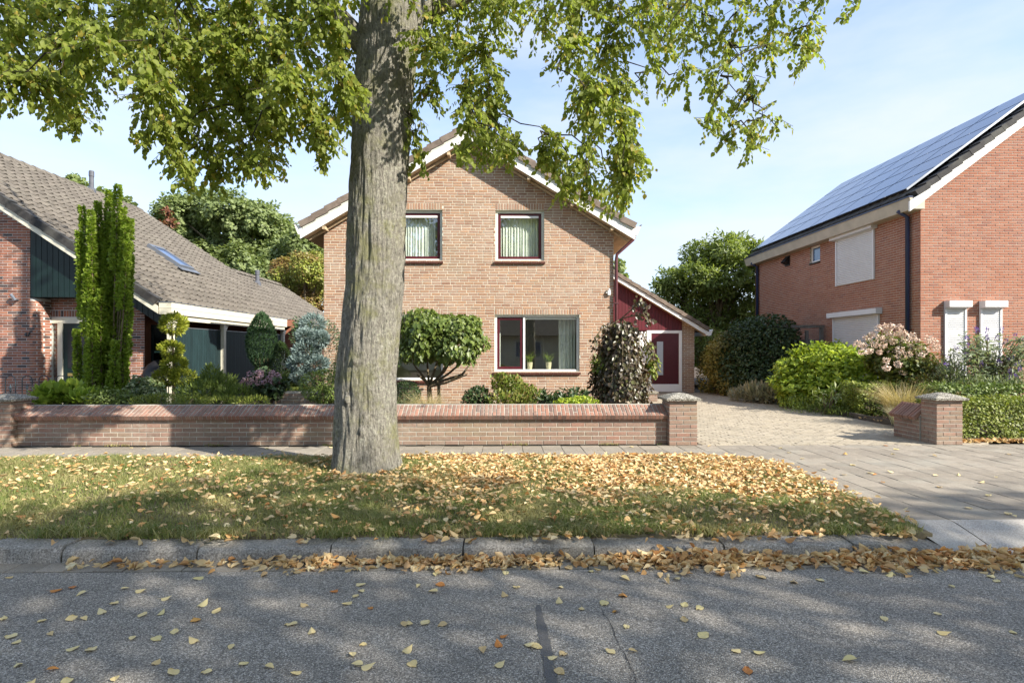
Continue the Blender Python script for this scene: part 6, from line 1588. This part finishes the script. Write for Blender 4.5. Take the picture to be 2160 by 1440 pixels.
# ---------------------------------------------------------------- verge grass and fallen leaves
def verge_plants():
    n = 260000; x = rng.uniform(-8.2, 3.5, n); y = 4.50 + (7.85-4.50)*rng.random(n)
    fov = (x/y > -1.02); x, y = x[fov], y[fov]
    k = np.array([in_verge(a, b) or (4.46 < b < 4.56 and a < 3.2 and mnoise.noise((a*2.3, 0, 9)) > -.05) for a, b in zip(x, y)]); x, y = x[k], y[k]
    dens = np.array([mnoise.noise((a*1.5, b*1.5, 3)) + .5*mnoise.noise((a*5, b*5, 1)) for a, b in zip(x, y)])
    k = rng.random(len(x)) < np.clip(.62+.7*dens, .12, 1); x, y, dens = x[k], y[k], dens[k]
    z = np.array([verge_h(a, b) if b > 4.53 else 0.0 for a, b in zip(x, y)])
    tall = np.array([.8+.6*max(0, mnoise.noise((a*2.2, b*2.2, 8))) for a, b in zip(x, y)]); near = np.exp(-((x+1.7)**2+(y-6.9)**2)/.5)*0
    lip = 0
    H = (.030+.055*rng.random(len(x)))*(tall+near*.5+lip)
    messy = np.clip(np.array([mnoise.noise((a*.9, b*.9, 12)) for a, b in zip(x, y)])*1.6 + np.exp(-((x+.2)**2)/4)*.5, 0, 1); H = H*(1+.75*messy); lean = .25+(1.1+.8*messy)*rng.random(len(x))
    o = blades('grass', np.stack([x, y, z-.006], 1), H, np.full(len(x), .0034), lean, M['verge_grass']); tag(o, 'green and straw grass of the roadside verge', 'grass', kind='stuff')
verge_plants()
def lip_tufts():
    R, Hh, Az, Ln = [], [], [], []
    for i in range(190):
        x = rng.uniform(-4.6, 3.2); 
        jx = abs(((x+14.3) % 1.0)-.5) > .40
        if mnoise.noise((x*1.9, 4, 9)) < -.05 and not jx: continue
        y = 4.47+rng.random()*.14; k = int(12+rng.random()*26)
        for j in range(k):
            R.append((x+rng.normal()*.05, y+rng.normal()*.03, .012)); Hh.append(.05+.11*rng.random()); Az.append(-1.57+rng.normal()*.9); Ln.append(.5+1.0*rng.random())
    o = blades('overhanging_grass', np.array(R), np.array(Hh), np.full(len(R), .0032), np.array(Ln), M['verge_grass'], az=np.array(Az), bend=1.15); tag(o, 'ragged grass tufts hanging over the kerb edge', 'grass', kind='stuff')
lip_tufts()

def leaf_scatter(name, x, y, z, mat, size=.075, tilt=.35, label=None, up=.0):
    n = len(x); P = np.stack([x, y, z], 1); a = rng.random(n)*6.283; curl = rng.random(n) < .55
    D = np.stack([np.cos(a), np.sin(a), rng.normal(size=n)*tilt*.5], 1); Nm = np.stack([rng.normal(size=n)*tilt, rng.normal(size=n)*tilt, np.where(rng.random(n) < .5, 1.0, -1.0)], 1)
    S = size*(.45+.85*rng.random(n)); V, F, r = leaf_arrays(P, D, Nm, S, 'full')
    # curled leaves: pull the halves towards the midrib and lift them
    k = len(FULL); Vr = V.reshape(n, k, 3); ax = unit(D); W = unit(np.cross(ax, Nm)); Nn = np.cross(W, ax)
    cu = (rng.random(n)*.55*curl + .12)[:, None]; xx = (FULL[:, 0])[None, :]*S[:, None]
    Vr += (-cu*xx)[:, :, None]*W[:, None, :] + (np.abs(xx)*cu*1.5)[:, :, None]*Nn[:, None, :]; V = Vr.reshape(-1, 3)
    o = np_mesh(name, V, F, mat, rnd=r); return tag(o, label, 'fallen leaves', kind='stuff')
def litter():
    n = 52000; x = rng.uniform(-8, 3.7, n); y = 4.5+3.35*rng.random(n)
    pr = np.clip(.12 + .85/(1+np.exp(-(x+1.1)*1.6)), 0, 1) * np.array([.45+.9*max(0, .5+mnoise.noise((a*1.4, b*2.0, 5))) for a, b in zip(x, y)])
    pr *= np.where((x > -1) & (y > 6.0), 1.35, 1.0)
    k = (rng.random(n) < pr*.62*np.clip(.40+.45*(y-5.0), .32, 1.0)) & np.array([in_verge(a-.12*(rng.random() < .3), b) for a, b in zip(x, y)]) & (x/y > -1.02) & ((x+1.66)**2+(y-6.97)**2 > .2)
    x, y = x[k], y[k]; z = np.array([verge_h(a, b) for a, b in zip(x, y)]) + .022 + .045*rng.random(len(x))
    leaf_scatter('leaf_litter', x, y, z, M['litter'], .055, .45, 'yellow and orange leaves strewn over the grass verge')
    # gutter drift
    n = 6000; x = rng.uniform(-3.2, 7.0, n); den = np.array([np.clip(.5+1.2*mnoise.noise((a*1.1, 2, 0)) + .18*(a-0), .12, 1) for a in x]); k = rng.random(n) < den; x = x[k]; den = den[k]
    t = np.abs(rng.normal(size=len(x))); y = 4.285 - .085*t*(.6+.6*den); z = ROADZ + .01 + np.clip(.075-.05*t, 0, .1)*rng.random(len(x))*den
    leaf_scatter('leaf_drift', x, y, z+.008, M['litter'], .066, .6, 'drift of orange brown leaves lying in the gutter along the kerb')
    n = 700; x = rng.uniform(-4.2, 3.3, n); k = np.array([rng.random() < np.clip(.35+.8*mnoise.noise((a*1.7, 7, 1))+.08*a, .05, .9) for a in x]); x = x[k]; y = rng.uniform(4.34, 4.62, len(x)); leaf_scatter('kerb_leaf_litter', x, y, .016+.03*rng.random(len(x)), M['litter'], .07, .4, 'dry leaves caught on top of the kerb at the grass edge')
    n = 500; x = rng.uniform(7.3, 10, n); y = 9.12 - .12*rng.random(n)**1.5; k = x/y < .95; leaf_scatter('hedge_leaf_drift', x[k], y[k], .012+.03*rng.random(k.sum()), M['litter'], .07, .5, 'yellow leaves gathered at the foot of the clipped right hedge')
    n = 260; x = rng.uniform(7.2, 8.0, n); y = rng.uniform(10.3, 16, n); leaf_scatter('bed_leaf_litter', x+.35, y, np.full(n, .07), M['litter'], .06, .4, 'brown leaves on the soil of the driveway bed')
litter()
def edge_weeds():
    n = 1500; x = rng.uniform(-7.4, 2.5, n); k = np.array([mnoise.noise((a*2.1, 0, 3)) > .12 for a in x]); x = x[k]; n = len(x)
    o = blades('weeds', np.stack([x, WY-.012-.03*rng.random(n), np.zeros(n)], 1), .015+.04*rng.random(n), np.full(n, .004), .9*rng.random(n)+.2, M['verge_grass']); tag(o, 'tiny weeds at the foot of the garden wall', 'weeds', kind='stuff')
edge_weeds()

# single leaves on the asphalt and on the pavement
LEAFCOL = {'pale yellow': mat_leaf('pale_yellow_leaf', [(0.70,0.55,0.26),(0.74,0.61,0.32),(0.66,0.56,0.26)], .15, .55, .3, tcol=(1.1,.95,.6)), 'tan': mat_leaf('tan_leaf', [(0.60,0.45,0.22),(0.55,0.40,0.20)], .15, .55, .3, tcol=(1.1,.95,.6)), 'orange': mat_leaf('orange_leaf', [(0.52,0.26,0.07),(0.50,0.19,0.05),(0.58,0.33,0.08)], .15, .55, .3, tcol=(1.1,.95,.6))}
def single_leaves():
    meshes = []
    for i in range(6):
        T = FULL.copy(); T[:, 2] *= rng.uniform(.5, 2.0)*(1 if i % 3 else -1); T[5:8, 2] += rng.uniform(-.12, .25); T[:, 0] *= rng.uniform(.8, 1.15)
        T[:, 1] -= .5; T[:, 2] -= T[:, 2].min()
        me = bpy.data.meshes.new('fallen_leaf'); st = np.array([[-.012, -.5, T[0, 2]], [.012, -.5, T[0, 2]], [.03, -.85, T[0, 2]+.05], [.012, -.85, T[0, 2]+.05]])
        V = np.vstack([T, st]); me = bpy.data.meshes.new('fallen_leaf'); me.from_pydata([tuple(v) for v in V], [], [(0, 1, 2, 3, 4, 5, 6), (0, 6, 7, 8, 9, 10, 11), (12, 13, 14, 15)]); 
        for cn, cm in LEAFCOL.items():
            m2 = me.copy(); m2.materials.append(cm); meshes.append((cn, m2))
    def put(x, y, z, s, label, group):
        cn, me_ = random.choice([q for q in meshes if q[0] == random.choices(['pale yellow', 'tan', 'orange'], [.62, .22, .16])[0]] or meshes[:1]); label = label % cn
        o = bpy.data.objects.new('fallen_leaf', me_); COL.objects.link(o); o.location = (x, y, z+.003); o.rotation_euler = (rng.normal()*.08, rng.normal()*.08, rng.random()*6.283); o.scale = (s, s, s); tag(o, label, 'leaf', group)
    cnt = 0
    while cnt < 150:
        y = 2.25+1.85*rng.random(); x = rng.uniform(-.92, .95)*y
        w_ = .9 if x < -.4 else (.55 if x < 1 else .28)
        if y > 3.9: w_ = .8
        if rng.random() > w_: continue
        put(x, y, ROADZ, .042+.032*rng.random(), 'dry %s leaf on the asphalt ' + ('well left of the dark tar seam' if x < -.9 else 'just left of the dark tar seam' if x < .2 else 'between the tar seam and the crack' if x < .66 else 'right of the road crack'), 'loose leaves on the asphalt'); cnt += 1
    cnt = 0
    while cnt < 46:
        y = rng.uniform(4.95, 8.7); x = rng.uniform(-6.5, 7.5)
        if in_verge(x, y) or (x < 3.4 and y < 7.8) or x/y > .93 or x/y < -.93: continue
        put(x, y, .004, .045+.03*rng.random(), 'dry %s leaf on the paving ' + ('along the garden wall' if x < 2.9 else 'in front of the driveway'), 'loose leaves on the paving'); cnt += 1
single_leaves()
